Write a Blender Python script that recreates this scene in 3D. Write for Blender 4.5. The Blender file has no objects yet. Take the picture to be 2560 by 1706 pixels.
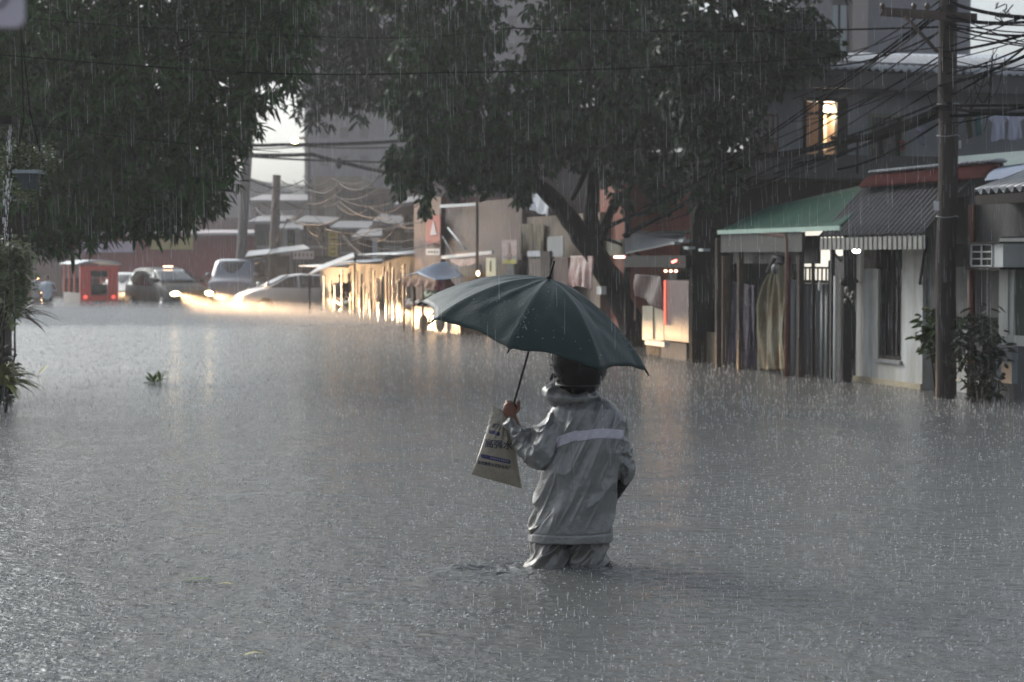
import bpy, math, random
import numpy as np
from mathutils import Vector, Matrix, noise
random.seed(7); RNG = np.random.default_rng(7)
PI = math.pi
SC = bpy.context.scene
# ------------------------------------------------------------------ camera
FPX, CX, CY, HC = 4860.0, 1280.0, 853.0, 1.67      # focal length in photo pixels, principal point, eye height over the water
PITCH = math.atan(203/FPX)
cam = bpy.data.cameras.new('camera'); co = bpy.data.objects.new('camera', cam); SC.collection.objects.link(co)
co.location = (0, 0, HC); co.rotation_euler = (PI/2 - PITCH, 0, 0)
cam.sensor_width = 36; cam.lens = FPX/2560*36; cam.clip_start = .2; cam.clip_end = 2000
cam.dof.use_dof = True; cam.dof.focus_distance = 10.4; cam.dof.aperture_fstop = 4.5
SC.camera = co
# ------------------------------------------------------------------ sky, sun, exposure
SUN_EL, SUN_AZ = math.radians(32), math.radians(-45)       # azimuth from +Y towards +X
w = bpy.data.worlds.new("World"); SC.world = w; w.use_nodes = True
nt = w.node_tree; bg = nt.nodes['Background']
sk = nt.nodes.new('ShaderNodeTexSky'); sk.sky_type = 'NISHITA'; sk.sun_disc = False
sk.sun_elevation = SUN_EL; sk.sun_rotation = SUN_AZ; sk.air_density = 1.0; sk.dust_density = 5.0; sk.ozone_density = 2.0
hs = nt.nodes.new('ShaderNodeHueSaturation'); hs.inputs['Saturation'].default_value = .36
nt.links.new(sk.outputs[0], hs.inputs['Color']); tn = nt.nodes.new('ShaderNodeVectorMath'); tn.operation = 'MULTIPLY'; tn.inputs[1].default_value = (.9, .96, 1.0)
nt.links.new(hs.outputs[0], tn.inputs[0]); nt.links.new(tn.outputs[0], bg.inputs[0]); bg.inputs[1].default_value = .12
sl = bpy.data.lights.new('sun', 'SUN'); sl.energy = .6; sl.angle = math.radians(20); sl.color = (1, .93, .82)
so = bpy.data.objects.new('sun', sl); SC.collection.objects.link(so)
so.rotation_euler = Vector((math.sin(SUN_AZ)*math.cos(SUN_EL), math.cos(SUN_AZ)*math.cos(SUN_EL), math.sin(SUN_EL))).to_track_quat('Z', 'Y').to_euler()
SC.view_settings.view_transform = 'Standard'; SC.view_settings.look = 'None'
SC.view_settings.exposure = 0.88; SC.view_settings.gamma = 1
SC.cycles.use_denoising = True; SC.cycles.max_bounces = 6; SC.cycles.diffuse_bounces = 2; SC.cycles.glossy_bounces = 3
SC.cycles.transparent_max_bounces = 8; SC.cycles.volume_bounces = 0; SC.cycles.sample_clamp_indirect = 3
SC.cycles.caustics_reflective = False; SC.cycles.caustics_refractive = False
HAZE = .0013
# ------------------------------------------------------------------ materials
def lin(c):
    return tuple((v/255/12.92 if v/255 <= .04045 else ((v/255+.055)/1.055)**2.4) for v in c)
MATS = {}
def mat(key, c, rough=.6, var=.25, scale=3.0, bump=.0, bscale=20., metal=0., spec=.5, c2=None, stretch=(1, 1, 1), emit=0, coat=0., island=0., trans=0.):
    if key in MATS: return MATS[key]
    m = bpy.data.materials.new(key); m.use_nodes = True; MATS[key] = m
    n = m.node_tree; b = n.nodes['Principled BSDF']; L = n.links
    c = lin(c); c2 = lin(c2) if c2 else tuple(v*(1-var) for v in c)
    tc = n.nodes.new('ShaderNodeTexCoord'); mp = n.nodes.new('ShaderNodeMapping'); mp.inputs['Scale'].default_value = stretch
    L.new(tc.outputs['Object'], mp.inputs[0])
    nz = n.nodes.new('ShaderNodeTexNoise'); nz.inputs['Scale'].default_value = scale; nz.inputs['Detail'].default_value = 6; nz.inputs['Roughness'].default_value = .65
    L.new(mp.outputs[0], nz.inputs[0])
    rp = n.nodes.new('ShaderNodeValToRGB'); rp.color_ramp.elements[0].position = .36; rp.color_ramp.elements[1].position = .64
    rp.color_ramp.elements[0].color = (*c2, 1); rp.color_ramp.elements[1].color = (*c, 1)
    L.new(nz.outputs[0], rp.inputs[0]); src = rp.outputs[0]
    if island:
        g = n.nodes.new('ShaderNodeNewGeometry'); mr = n.nodes.new('ShaderNodeMapRange')
        mr.inputs[3].default_value = 1-island; mr.inputs[4].default_value = 1+island
        L.new(g.outputs['Random Per Island'], mr.inputs[0])
        mx = n.nodes.new('ShaderNodeVectorMath'); mx.operation = 'SCALE'
        L.new(src, mx.inputs[0]); L.new(mr.outputs[0], mx.inputs['Scale']); src = mx.outputs[0]
    L.new(src, b.inputs['Base Color'])
    b.inputs['Roughness'].default_value = rough; b.inputs['Metallic'].default_value = metal
    b.inputs['Specular IOR Level'].default_value = spec; b.inputs['Coat Weight'].default_value = coat; b.inputs['Coat Roughness'].default_value = .12
    if emit: L.new(src, b.inputs['Emission Color']); b.inputs['Emission Strength'].default_value = emit
    if bump:
        nb = n.nodes.new('ShaderNodeTexNoise'); nb.inputs['Scale'].default_value = bscale; nb.inputs['Detail'].default_value = 5
        L.new(mp.outputs[0], nb.inputs[0]); bp = n.nodes.new('ShaderNodeBump'); bp.inputs['Strength'].default_value = bump; bp.inputs['Distance'].default_value = .05
        L.new(nb.outputs[0], bp.inputs['Height']); L.new(bp.outputs[0], b.inputs['Normal'])
    if trans:
        t = n.nodes.new('ShaderNodeBsdfTranslucent'); ms = n.nodes.new('ShaderNodeMixShader'); ms.inputs[0].default_value = trans
        L.new(src, t.inputs[0]); L.new(b.outputs[0], ms.inputs[1]); L.new(t.outputs[0], ms.inputs[2]); L.new(ms.outputs[0], n.nodes['Material Output'].inputs[0])
    return m
def lamp_mat(key, c, s):
    if key in MATS: return MATS[key]
    m = bpy.data.materials.new(key); m.use_nodes = True; MATS[key] = m
    b = m.node_tree.nodes['Principled BSDF']; b.inputs['Base Color'].default_value = (*c, 1)
    b.inputs['Emission Color'].default_value = (*c, 1); b.inputs['Emission Strength'].default_value = s
    return m
# ------------------------------------------------------------------ frames: world, and the right-hand facade line (x along it towards the eye, y into the buildings)
U = Vector((.2871, -.9579, 0)); Mi = Vector((.9579, .2871, 0)); A0 = Vector((2.3, 35, 0))
RZF = math.atan2(U.y, U.x)
FW = Matrix.Identity(4); FF = Matrix.Translation(A0) @ Matrix.Rotation(RZF, 4, 'Z')
def ray(px, py):
    v = -(py-CY)/FPX; c, s = math.cos(PITCH), math.sin(PITCH)
    return Vector(((px-CX)/FPX, c + v*s, -s + v*c))
def W(px, py, Y):
    d = ray(px, py); t = Y/d.y
    return Vector((d.x*t, Y, HC + d.z*t))
def P(px, py, y=0.):            # photo pixel -> facade coordinates on the plane y
    d = ray(px, py); t = (y + A0.dot(Mi))/d.dot(Mi)
    q = d*t - A0
    return Vector((q.dot(U), y, HC + d.z*t))
def Fw(v): return FF @ Vector(v)
# ------------------------------------------------------------------ mesh building
class MB:
    def __init__(s): s.v = []; s.f = []; s.sm = []
    def add(s, vs, fs, smooth=False):
        o = len(s.v); s.v += [tuple(x) for x in vs]; s.f += [tuple(i+o for i in f) for f in fs]; s.sm += [smooth]*len(fs); return s
    def box(s, x0, x1, y0, y1, z0, z1):
        x0, x1 = sorted((x0, x1)); y0, y1 = sorted((y0, y1)); z0, z1 = sorted((z0, z1))
        return s.add([(x0,y0,z0),(x1,y0,z0),(x1,y1,z0),(x0,y1,z0),(x0,y0,z1),(x1,y0,z1),(x1,y1,z1),(x0,y1,z1)],
                     [(0,3,2,1),(4,5,6,7),(0,1,5,4),(1,2,6,5),(2,3,7,6),(3,0,4,7)])
    def prism(s, poly, d):      # planar polygon (3-D points) pushed along the vector d
        n = len(poly); d = Vector(d); a = [Vector(p) for p in poly]; b = [p+d for p in a]
        return s.add(a+b, [tuple(range(n-1, -1, -1)), tuple(range(n, 2*n))] + [(i, (i+1) % n, (i+1) % n+n, i+n) for i in range(n)])
    def tube(s, pts, r, n=6, smooth=True, cap=True):
        pts = [Vector(p) for p in pts]; m = len(pts); rs = r if hasattr(r, '__len__') else [r]*m
        vs = []; up = None
        for i, p in enumerate(pts):
            t = (pts[min(i+1, m-1)] - pts[max(i-1, 0)]).normalized()
            if up is None: up = t.orthogonal().normalized()
            else:
                up = (up - t*up.dot(t)); up = up.normalized() if up.length > 1e-6 else t.orthogonal().normalized()
            bn = t.cross(up)
            for k in range(n):
                a = 2*PI*k/n; vs.append(p + (up*math.cos(a) + bn*math.sin(a))*rs[i])
        fs = [(i*n+k, i*n+(k+1) % n, (i+1)*n+(k+1) % n, (i+1)*n+k) for i in range(m-1) for k in range(n)]
        if cap: fs += [tuple(range(n-1, -1, -1)), tuple(range((m-1)*n, m*n))]
        return s.add(vs, fs, smooth)
    def capsule(s, a, ra, b, rb, n=14):
        a = Vector(a); b = Vector(b); d = (b-a); d = d.normalized() if d.length > 1e-6 else Vector((0, 0, 1))
        pts = []; rs = []
        for k in range(5):
            t = PI/2*(1-k/4.); pts.append(a - d*ra*math.sin(t)); rs.append(max(ra*math.cos(t), ra*.02))
        for k in range(5):
            t = PI/2*k/4.; pts.append(b + d*rb*math.sin(t)); rs.append(max(rb*math.cos(t), rb*.02))
        return s.tube(pts, rs, n)
    def ell(s, c, r, n=16, m=10, rot=None, pinch=0):
        vs = []; c = Vector(c)
        for i in range(m+1):
            t = PI*i/m
            for k in range(n):
                a = 2*PI*k/n; v = Vector((r[0]*math.sin(t)*math.cos(a), r[1]*math.sin(t)*math.sin(a), r[2]*math.cos(t)))
                if i in (0, m): v.x = r[0]*.02*math.cos(a); v.y = r[1]*.02*math.sin(a)
                if rot is not None: v = rot @ v
                vs.append(c+v)
        fs = [(i*n+k, (i+1)*n+k, (i+1)*n+(k+1) % n, i*n+(k+1) % n) for i in range(m) for k in range(n)]
        fs += [tuple(range(n)), tuple(range((m+1)*n-1, m*n-1, -1))]
        return s.add(vs, fs, True)
    def grid(s, fn, nu, nv, smooth=True, back=0):
        vs = [fn(i/nu, j/nv) for j in range(nv+1) for i in range(nu+1)]
        return s.add(vs, [(j*(nu+1)+i, j*(nu+1)+i+1, (j+1)*(nu+1)+i+1, (j+1)*(nu+1)+i) for j in range(nv) for i in range(nu)], smooth)
    def sheet(s, fn, nu, nv, th, dirv=(0, 1, 0)):   # a cloth or metal sheet with thickness th
        d = Vector(dirv)*th
        vs = [Vector(fn(i/nu, j/nv)) for j in range(nv+1) for i in range(nu+1)]; n = len(vs); w_ = nu+1
        fs = [(j*w_+i, j*w_+i+1, (j+1)*w_+i+1, (j+1)*w_+i) for j in range(nv) for i in range(nu)]
        fb = [tuple(n+k for k in reversed(f)) for f in fs]
        rim = [j*w_ for j in range(nv+1)]; e = []
        loop = [i for i in range(nu+1)] + [j*w_+nu for j in range(1, nv+1)] + [nv*w_+i for i in range(nu-1, -1, -1)] + [j*w_ for j in range(nv-1, 0, -1)]
        for a, b in zip(loop, loop[1:]+loop[:1]): e.append((b, a, a+n, b+n))
        return s.add(vs+[v+d for v in vs], fs+fb+e, True)
FR = {}
def meshdata(name, v, f, sm=None):
    me = bpy.data.meshes.new(name); me.from_pydata([tuple(x) for x in v], [], f); 
    if sm is not None: me.polygons.foreach_set('use_smooth', sm)
    me.update(); return me
def npmesh(name, v, f, smooth=False):
    v = np.asarray(v, dtype=np.float32); f = np.asarray(f, dtype=np.int32); k = f.shape[1]
    me = bpy.data.meshes.new(name); me.vertices.add(len(v)); me.vertices.foreach_set('co', v.ravel())
    me.loops.add(f.size); me.loops.foreach_set('vertex_index', f.ravel()); me.polygons.add(len(f))
    me.polygons.foreach_set('loop_start', np.arange(0, f.size, k, dtype=np.int32))
    me.polygons.foreach_set('use_smooth', np.full(len(f), smooth)); me.update(); me.validate(); return me
def tag(o, label=None, cat=None, group=None, kind=None):
    if label: o['label'] = label
    if cat: o['category'] = cat
    if group: o['group'] = group
    if kind: o['kind'] = kind
    return o
def thing(name, label, cat, base=(0, 0, 0), fr=FW, group=None):
    o = bpy.data.objects.new(name, None); SC.collection.objects.link(o); o.empty_display_size = .2
    o.matrix_world = fr @ Matrix.Translation(base); FR[o.name] = (Vector(base), fr)
    return tag(o, label, cat, group)
def part(name, mb, m, parent, label=None):
    base = FR[parent.name][0]; me = mb if isinstance(mb, bpy.types.Mesh) else meshdata(name, [Vector(v)-base for v in mb.v], mb.f, mb.sm)
    me.materials.append(m); o = bpy.data.objects.new(name, me); SC.collection.objects.link(o); o.parent = parent
    FR[o.name] = (base, FR[parent.name][1])
    if label: o['label'] = label
    return o
def solo(name, mb, m, label, cat, base=(0, 0, 0), fr=FW, group=None, kind=None):
    b = Vector(base); me = mb if isinstance(mb, bpy.types.Mesh) else meshdata(name, [Vector(v)-b for v in mb.v], mb.f, mb.sm)
    me.materials.append(m); o = bpy.data.objects.new(name, me); SC.collection.objects.link(o)
    o.matrix_world = fr @ Matrix.Translation(b); FR[o.name] = (b, fr)
    return tag(o, label, cat, group, kind)
def remesh(mb, voxel, smooth_it=3, fac=.5):
    me = meshdata('tmp', mb.v, mb.f); o = bpy.data.objects.new('tmp', me); SC.collection.objects.link(o)
    r = o.modifiers.new('r', 'REMESH'); r.mode = 'VOXEL'; r.voxel_size = voxel
    if smooth_it: s = o.modifiers.new('s', 'SMOOTH'); s.iterations = smooth_it; s.factor = fac
    dg = bpy.context.evaluated_depsgraph_get(); dg.update()
    out = bpy.data.meshes.new_from_object(o.evaluated_get(dg)); bpy.data.objects.remove(o)
    n = len(out.vertices); v = np.empty(n*3, dtype=np.float32); out.vertices.foreach_get('co', v); v = v.reshape(-1, 3)
    nr = np.empty(n*3, dtype=np.float32); out.vertices.foreach_get('normal', nr)
    return out, v, nr.reshape(-1, 3)
def setco(me, v, base=(0, 0, 0)):
    me.vertices.foreach_set('co', (v - np.array(base, dtype=np.float32)).astype(np.float32).ravel())
    me.polygons.foreach_set('use_smooth', np.ones(len(me.polygons), dtype=bool)); me.update(); me.materials.clear()
def vnoise(p, seed=0):          # smooth value noise for arrays of points, -1..1
    p = np.asarray(p, dtype=np.float64) + seed*17.31
    i = np.floor(p).astype(np.int64); f = p - i; f = f*f*(3-2*f)
    def h(a, b, c):
        n = (a*374761393 + b*668265263 + c*2147483647 + seed*1013904223) & 0xffffffff
        n = ((n ^ (n >> 13))*1274126177) & 0xffffffff
        return ((n ^ (n >> 16)) & 0xffff)/32767.5 - 1
    r = 0
    for dx in (0, 1):
        for dy in (0, 1):
            for dz in (0, 1):
                wt = (f[:, 0] if dx else 1-f[:, 0])*(f[:, 1] if dy else 1-f[:, 1])*(f[:, 2] if dz else 1-f[:, 2])
                r = r + wt*h(i[:, 0]+dx, i[:, 1]+dy, i[:, 2]+dz)
    return r
def text_mb(s, size, bold=0.):
    cu = bpy.data.curves.new('t', 'FONT'); cu.body = s; cu.size = size; cu.align_x = 'CENTER'; cu.align_y = 'CENTER'; cu.resolution_u = 3; cu.offset = bold
    o = bpy.data.objects.new('t', cu); SC.collection.objects.link(o); dg = bpy.context.evaluated_depsgraph_get(); dg.update()
    me = bpy.data.meshes.new_from_object(o.evaluated_get(dg)); v = [tuple(x.co) for x in me.vertices]; f = [tuple(p.vertices) for p in me.polygons]
    bpy.data.objects.remove(o); bpy.data.meshes.remove(me); return v, f
# common materials
WOOD_D = mat('dark_wood', (60, 46, 38), .8, .4, 4, .3, 30, stretch=(1, 1, .2))
METAL_G = mat('galvanised_metal', (140, 142, 146), .38, .3, 3, .1, 20, metal=.4)
CONC = mat('grey_render', (132, 132, 134), .75, .3, 1.5, .15, 15)
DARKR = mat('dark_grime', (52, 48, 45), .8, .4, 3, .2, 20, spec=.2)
BLACKP = mat('black_rubber', (22, 22, 24), .55, .2, spec=.15)
WHITE = mat('white_paint', (205, 205, 203), .5, .15, 2)
GLASS = mat('dark_glass', (22, 25, 28), .08, .2, 2, spec=.7)
CABLE = mat('cable_rubber', (20, 20, 22), .85, .2, spec=.0)
# ================================================================== THE SETTING: ground, water
g = MB(); g.add([(-95, -40, -.6), (95, -40, -.6), (95, 262, -.6), (-95, 262, -.6)], [(0, 1, 2, 3)])
solo('ground', g, mat('street_bed', (60, 56, 50), .8), None, None, kind='structure')
def build_water():
    ys = [-30., -12, -6, -2, 0, 1.5, 3.0]
    while ys[-1] < 170: ys.append(ys[-1] + max(.009, .0095*(ys[-1]/8)**2 if ys[-1] > 6.6 else .06))
    ys = np.array(ys); nc = 760
    c = np.linspace(-1, 1, nc); extra = np.array([1.1, 1.4, 2, 3.5, 7, 14])
    cc = np.concatenate([-extra[::-1], c, extra])
    wid = .285*np.maximum(ys, 3) + .25
    X = cc[None, :]*wid[:, None]; Y = np.repeat(ys[:, None], len(cc), 1)
    X[:, :6] -= 25*extra[::-1][None, :]**.7*np.array([1, .7, .45, .25, .1, 0]); X[:, -6:] += 25*extra[None, :]**.7*np.array([0, .1, .25, .45, .7, 1])
    X = np.clip(X, -88, 88); Z = np.zeros_like(X)
    p = np.stack([X.ravel(), Y.ravel(), np.zeros(X.size)], 1)
    fade = np.clip(14/np.maximum(Y, 1), 0, 1)
    for k, (fx, fy, a) in enumerate([(1.1, 2.0, .006), (3.2, 5.5, .0036), (8, 14, .0022), (21, 30, .0011)]):
        Z += (vnoise(p*np.array([fx, fy, 1]), k)*a).reshape(X.shape)*(1 if k < 2 else fade)
    # rings where drops have just struck
    n = 11000; rng = np.random.default_rng(3)
    dy = 6.8 + (rng.random(n)**1.35)*19; dx = (rng.random(n)*2-1)*(.285*dy)
    r0 = rng.uniform(.004, .045, n); amp = rng.uniform(.0008, .0038, n)*np.clip(1.25-r0/.05, .3, 1)
    for i in range(n):
        R = r0[i] + .022
        a, b = np.searchsorted(ys, (dy[i]-R, dy[i]+R))
        if b <= a: continue
        wm = .285*dy[i]+.25; st = 2/(nc-1)*wm
        j0 = int((dx[i]-R+wm)/st)+6; j1 = int((dx[i]+R+wm)/st)+8
        j0 = max(j0, 0); j1 = min(j1, X.shape[1])
        if j1 <= j0: continue
        d = np.hypot(X[a:b, j0:j1]-dx[i], Y[a:b, j0:j1]-dy[i])
        Z[a:b, j0:j1] += amp[i]*np.cos(2*PI*(d-r0[i])/.022)*np.exp(-((d-r0[i])/.011)**2)
    # the wake round the legs, and the wave thrown off to one side
    for (lx, ly, lam, A, s) in ((.20, 10.52, .085, .006, .45), (.40, 10.52, .07, .005, .4)):
        d = np.hypot((X-lx), (Y-ly)*1.05); Z += A*np.cos(2*PI*(d-.1)/lam)*np.exp(-(d/s)**2)
    c_ = np.hypot(X+.02, (Y-10.0)*.8); sw = np.exp(-((c_-.42)/.05)**2)*(X < .12)*(Y > 9.7)*.009; Z += sw
    Z += np.exp(-(((Y-10.42)-.22*(X+.3))/.045)**2)*np.exp(-((X+.26)/.22)**2)*.028; Z += np.exp(-(((Y-10.27)-.5*(X+.1))/.03)**2)*np.exp(-((X+.12)/.16)**2)*.016
    nr, ncl = X.shape; idx = np.arange(nr*ncl).reshape(nr, ncl)
    f = np.stack([idx[:-1, :-1], idx[:-1, 1:], idx[1:, 1:], idx[1:, :-1]], -1).reshape(-1, 4)
    me = npmesh('flood_water', np.stack([X.ravel(), Y.ravel(), Z.ravel()], 1), f, True)
    m = bpy.data.materials.new('muddy_flood_water'); m.use_nodes = True; n = m.node_tree; L = n.links; b = n.nodes['Principled BSDF']
    b.inputs['Base Color'].default_value = (.12, .123, .118, 1); b.inputs['Roughness'].default_value = .15; b.inputs['IOR'].default_value = 1.33
    tc = n.nodes.new('ShaderNodeTexCoord')
    def nz(scale, typ='ShaderNodeTexNoise', st=(1, 1, 1)):
        mp = n.nodes.new('ShaderNodeMapping'); mp.inputs['Scale'].default_value = st; L.new(tc.outputs['Object'], mp.inputs[0])
        t = n.nodes.new(typ); t.inputs['Scale'].default_value = scale; L.new(mp.outputs[0], t.inputs[0]); return t
    v = nz(7, 'ShaderNodeTexVoronoi', (1, 1.3, 1)); s1 = n.nodes.new('ShaderNodeMath'); s1.operation = 'MULTIPLY'; s1.inputs[1].default_value = 26; L.new(v.outputs['Distance'], s1.inputs[0])
    s2 = n.nodes.new('ShaderNodeMath'); s2.operation = 'SINE'; L.new(s1.outputs[0], s2.inputs[0])
    n1 = nz(38, st=(.55, 1.5, 1)); n1.inputs['Detail'].default_value = 4; n2 = nz(7, st=(1, 1.6, 1)); n2.inputs['Detail'].default_value = 5
    b1 = n.nodes.new('ShaderNodeBump'); b1.inputs['Distance'].default_value = .001; b1.inputs['Strength'].default_value = 1; L.new(s2.outputs[0], b1.inputs['Height'])
    b2 = n.nodes.new('ShaderNodeBump'); b2.inputs['Distance'].default_value = .0045; b2.inputs['Strength'].default_value = 1; L.new(n1.outputs[0], b2.inputs['Height']); L.new(b1.outputs[0], b2.inputs['Normal'])
    b3 = n.nodes.new('ShaderNodeBump'); b3.inputs['Distance'].default_value = .035; b3.inputs['Strength'].default_value = 1; L.new(n2.outputs[0], b3.inputs['Height']); L.new(b2.outputs[0], b3.inputs['Normal'])
    L.new(b3.outputs[0], b.inputs['Normal'])
    solo('water', me, m, None, None, kind='structure')
build_water()
WETM = bpy.data.materials.new('splashed_water'); WETM.use_nodes = True
_b = WETM.node_tree.nodes['Principled BSDF']; _b.inputs['Base Color'].default_value = (.7, .71, .72, 1); _b.inputs['Roughness'].default_value = .08
_t = WETM.node_tree.nodes.new('ShaderNodeBsdfTranslucent'); _t.inputs[0].default_value = (.75, .76, .78, 1)
_m = WETM.node_tree.nodes.new('ShaderNodeMixShader'); _m.inputs[0].default_value = .45
WETM.node_tree.links.new(_b.outputs[0], _m.inputs[1]); WETM.node_tree.links.new(_t.outputs[0], _m.inputs[2]); WETM.node_tree.links.new(_m.outputs[0], WETM.node_tree.nodes['Material Output'].inputs[0])
def build_splashes():           # drops thrown up, bubbles and little jets all over the street
    rng = np.random.default_rng(11); V = []; F = []; n0 = 0
    octa = np.array([(1, 0, 0), (0, 1, 0), (-1, 0, 0), (0, -1, 0), (0, 0, 1), (0, 0, -1)], float)
    of = np.array([(0, 1, 4), (1, 2, 4), (2, 3, 4), (3, 0, 4), (1, 0, 5), (2, 1, 5), (3, 2, 5), (0, 3, 5)])
    def put(c, s):
        nonlocal n0
        k = len(c); v = c[:, None, :] + octa[None]*s[:, None, :]; V.append(v.reshape(-1, 3))
        F.append((of[None] + (np.arange(k)*6)[:, None, None]).reshape(-1, 3) + n0); n0 += k*6
    def field(n, y0, y1, pw=1.0):
        y = y0 + (y1-y0)*rng.random(n)**pw; x = (rng.random(n)*2-1)*(.285*y+.3); return x, y
    def ok(x, y):
        xf = 2.3 + (35-y)*.2997; return x < xf-.15
    # low bubbles
    x, y = field(26000, 6.8, 24, 1.2); r = .0022+.0065*rng.random(len(x))**2.2; k = ok(x, y)
    put(np.stack([x, y, r*.1], 1)[k], np.stack([r, r, r*.8], 1)[k])
    # jets
    x, y = field(3500, 6.8, 24, 1.2); h = rng.uniform(.006, .03, len(x)); k = ok(x, y)
    put(np.stack([x, y, h*.7], 1)[k], np.stack([h*0+.0014, h*0+.0014, h], 1)[k])
    # free droplets
    x, y = field(9000, 6.8, 26, 1.1); r = rng.uniform(.001, .0026, len(x)); k = ok(x, y); z = rng.random(len(x))**1.7*.05+.004
    put(np.stack([x, y, z], 1)[k], np.stack([r, r, r*1.3], 1)[k])
    # further away the jets and droplets stand closer together than the eye can part
    x, y = field(26000, 20, 78, .9); k = ok(x, y); h = rng.uniform(.01, .05, len(x))
    put(np.stack([x, y, h*.6], 1)[k], np.stack([h*0+.003, h*0+.003, h], 1)[k])
    x, y = field(30000, 30, 78, .85); k = ok(x, y); z = rng.random(len(x))**2*.16; r = rng.uniform(.002, .006, len(x))
    put(np.stack([x, y, z], 1)[k], np.stack([r, r, r*1.5], 1)[k])
    n = 190000; y = 49+17.3*rng.random(n); x = (rng.random(n)*1.25-1)*(.285*y+.3); k = ok(x, y); z = rng.random(n)**1.8*.28; r = rng.uniform(.003, .009, n)  # denser droplet band added to catch the headlight beams as a bright streak
    put(np.stack([x, y, z], 1)[k], np.stack([r, r, r*1.5], 1)[k])
    solo('rain_splashes', npmesh('rain_splashes', np.concatenate(V), np.concatenate(F), True), WETM, 'splashes and droplets thrown up by rain over the whole flooded street', 'splashes', kind='stuff')
build_splashes()
def build_rain():
    rng = np.random.default_rng(5); n = 28000
    y = 6.5 + 42*rng.random(n)**.62; x = (rng.random(n)*2-1)*(.30*y+.4); z = rng.random(n)*(.22*y+3.2)
    L = rng.uniform(.06, .2, n); r = rng.uniform(.00022, .0005, n)*(1+y/32)
    k = ~((np.hypot(x-.12, y-10.55) < .66) & (z < 1.5)) & (x < 2.3+(35-y)*.2997 - .1)
    x, y, z, L, r = (a[k] for a in (x, y, z, L, r)); n = len(x)
    sl = rng.normal(-.02, .012, n); a0 = rng.random(n)*6.28
    P0 = np.stack([x, y, z], 1); P1 = P0 + np.stack([sl*L, sl*0, L], 1); v = np.empty((n, 6, 3))
    for i in range(3):
        o = np.stack([np.cos(a0+i*2.094), np.sin(a0+i*2.094), a0*0], 1)*r[:, None]
        v[:, i] = P0+o; v[:, 3+i] = P1+o*.4
    f = np.array([(0, 1, 4, 3), (1, 2, 5, 4), (2, 0, 3, 5)]); F = (f[None] + (np.arange(n)*6)[:, None, None]).reshape(-1, 4)
    solo('rain', npmesh('rain', v.reshape(-1, 3), F, False), WETM, 'heavy rain falling in thin slanting drops over the street', 'rain', kind='stuff')
build_rain()
# ================================================================== TREES
def leaf_cloud(name, clusters, nl, length, width, droop, seed):
    """clusters: centres; each carries nl leaves radiating from a twig tip and hanging"""
    rng = np.random.default_rng(seed); c = np.repeat(clusters, nl, 0); n = len(c)
    a = rng.random(n)*2*PI; e = rng.normal(-droop, .45, n); d = np.stack([np.cos(a)*np.cos(e), np.sin(a)*np.cos(e), np.sin(e)], 1)
    L = length*rng.uniform(.65, 1.2, n)[:, None]; wd = width*rng.uniform(.75, 1.2, n)[:, None]
    s = np.cross(d, rng.normal(0, 1, (n, 3))*.5 + np.array([0, 0, 1.])); s /= np.linalg.norm(s, axis=1)[:, None]+1e-9
    nn = np.cross(s, d); b = c + d*.03 + rng.normal(0, .03, (n, 3)); sag = np.array([0, 0, -1.])*L*.16
    v = np.empty((n, 6, 3)); v[:, 0] = b; v[:, 1] = b+d*L*.35-s*wd*.5+nn*wd*.12; v[:, 2] = b+d*L*.75-s*wd*.36+sag*.5+nn*wd*.1
    v[:, 3] = b+d*L+sag; v[:, 4] = b+d*L*.75+s*wd*.36+sag*.5+nn*wd*.1; v[:, 5] = b+d*L*.35+s*wd*.5+nn*wd*.12
    f = np.array([(0, 1, 2, 3), (0, 3, 4, 5)]); F = (f[None]+(np.arange(n)*6)[:, None, None]).reshape(-1, 4)
    return v.reshape(-1, 3), F
def blobs(bl, Y, rdep, dens, seed, jit=.25):
    """bl: (px, py, rx, ry[, density]) ovals of foliage at depth Y -> cluster centres"""
    rng = np.random.default_rng(seed); out = []; ppm = FPX/Y
    for q in bl:
        px, py, rx, ry = q[:4]; k = q[4] if len(q) > 4 else 1; dd = q[5] if len(q) > 5 else 0
        c = W(px, py, Y+dd); a, b = rx/ppm, ry/ppm; rd = rdep*min(1, (a+b)/3)
        n = int(dens*k*a*b); p = rng.normal(0, 1, (n, 3)); p /= np.linalg.norm(p, axis=1)[:, None]; p *= (rng.random(n)**.42)[:, None]
        lump = 1 + jit*vnoise(p*2.2+px*.01, seed)
        out.append(p*lump[:, None]*np.array([a, rd, b]) + np.array(c))
    return np.concatenate(out)
def twigs(mb, base_pts, targets, r0=.03, rng=random):
    for t in targets:
        b = min(base_pts, key=lambda q: (Vector(q)-Vector(t)).length); b = Vector(b); t = Vector(t); mid = b.lerp(t, .5)+Vector((0, 0, .25))
        mb.tube([b, mid, t], [r0, r0*.6, r0*.25], 5)
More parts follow.
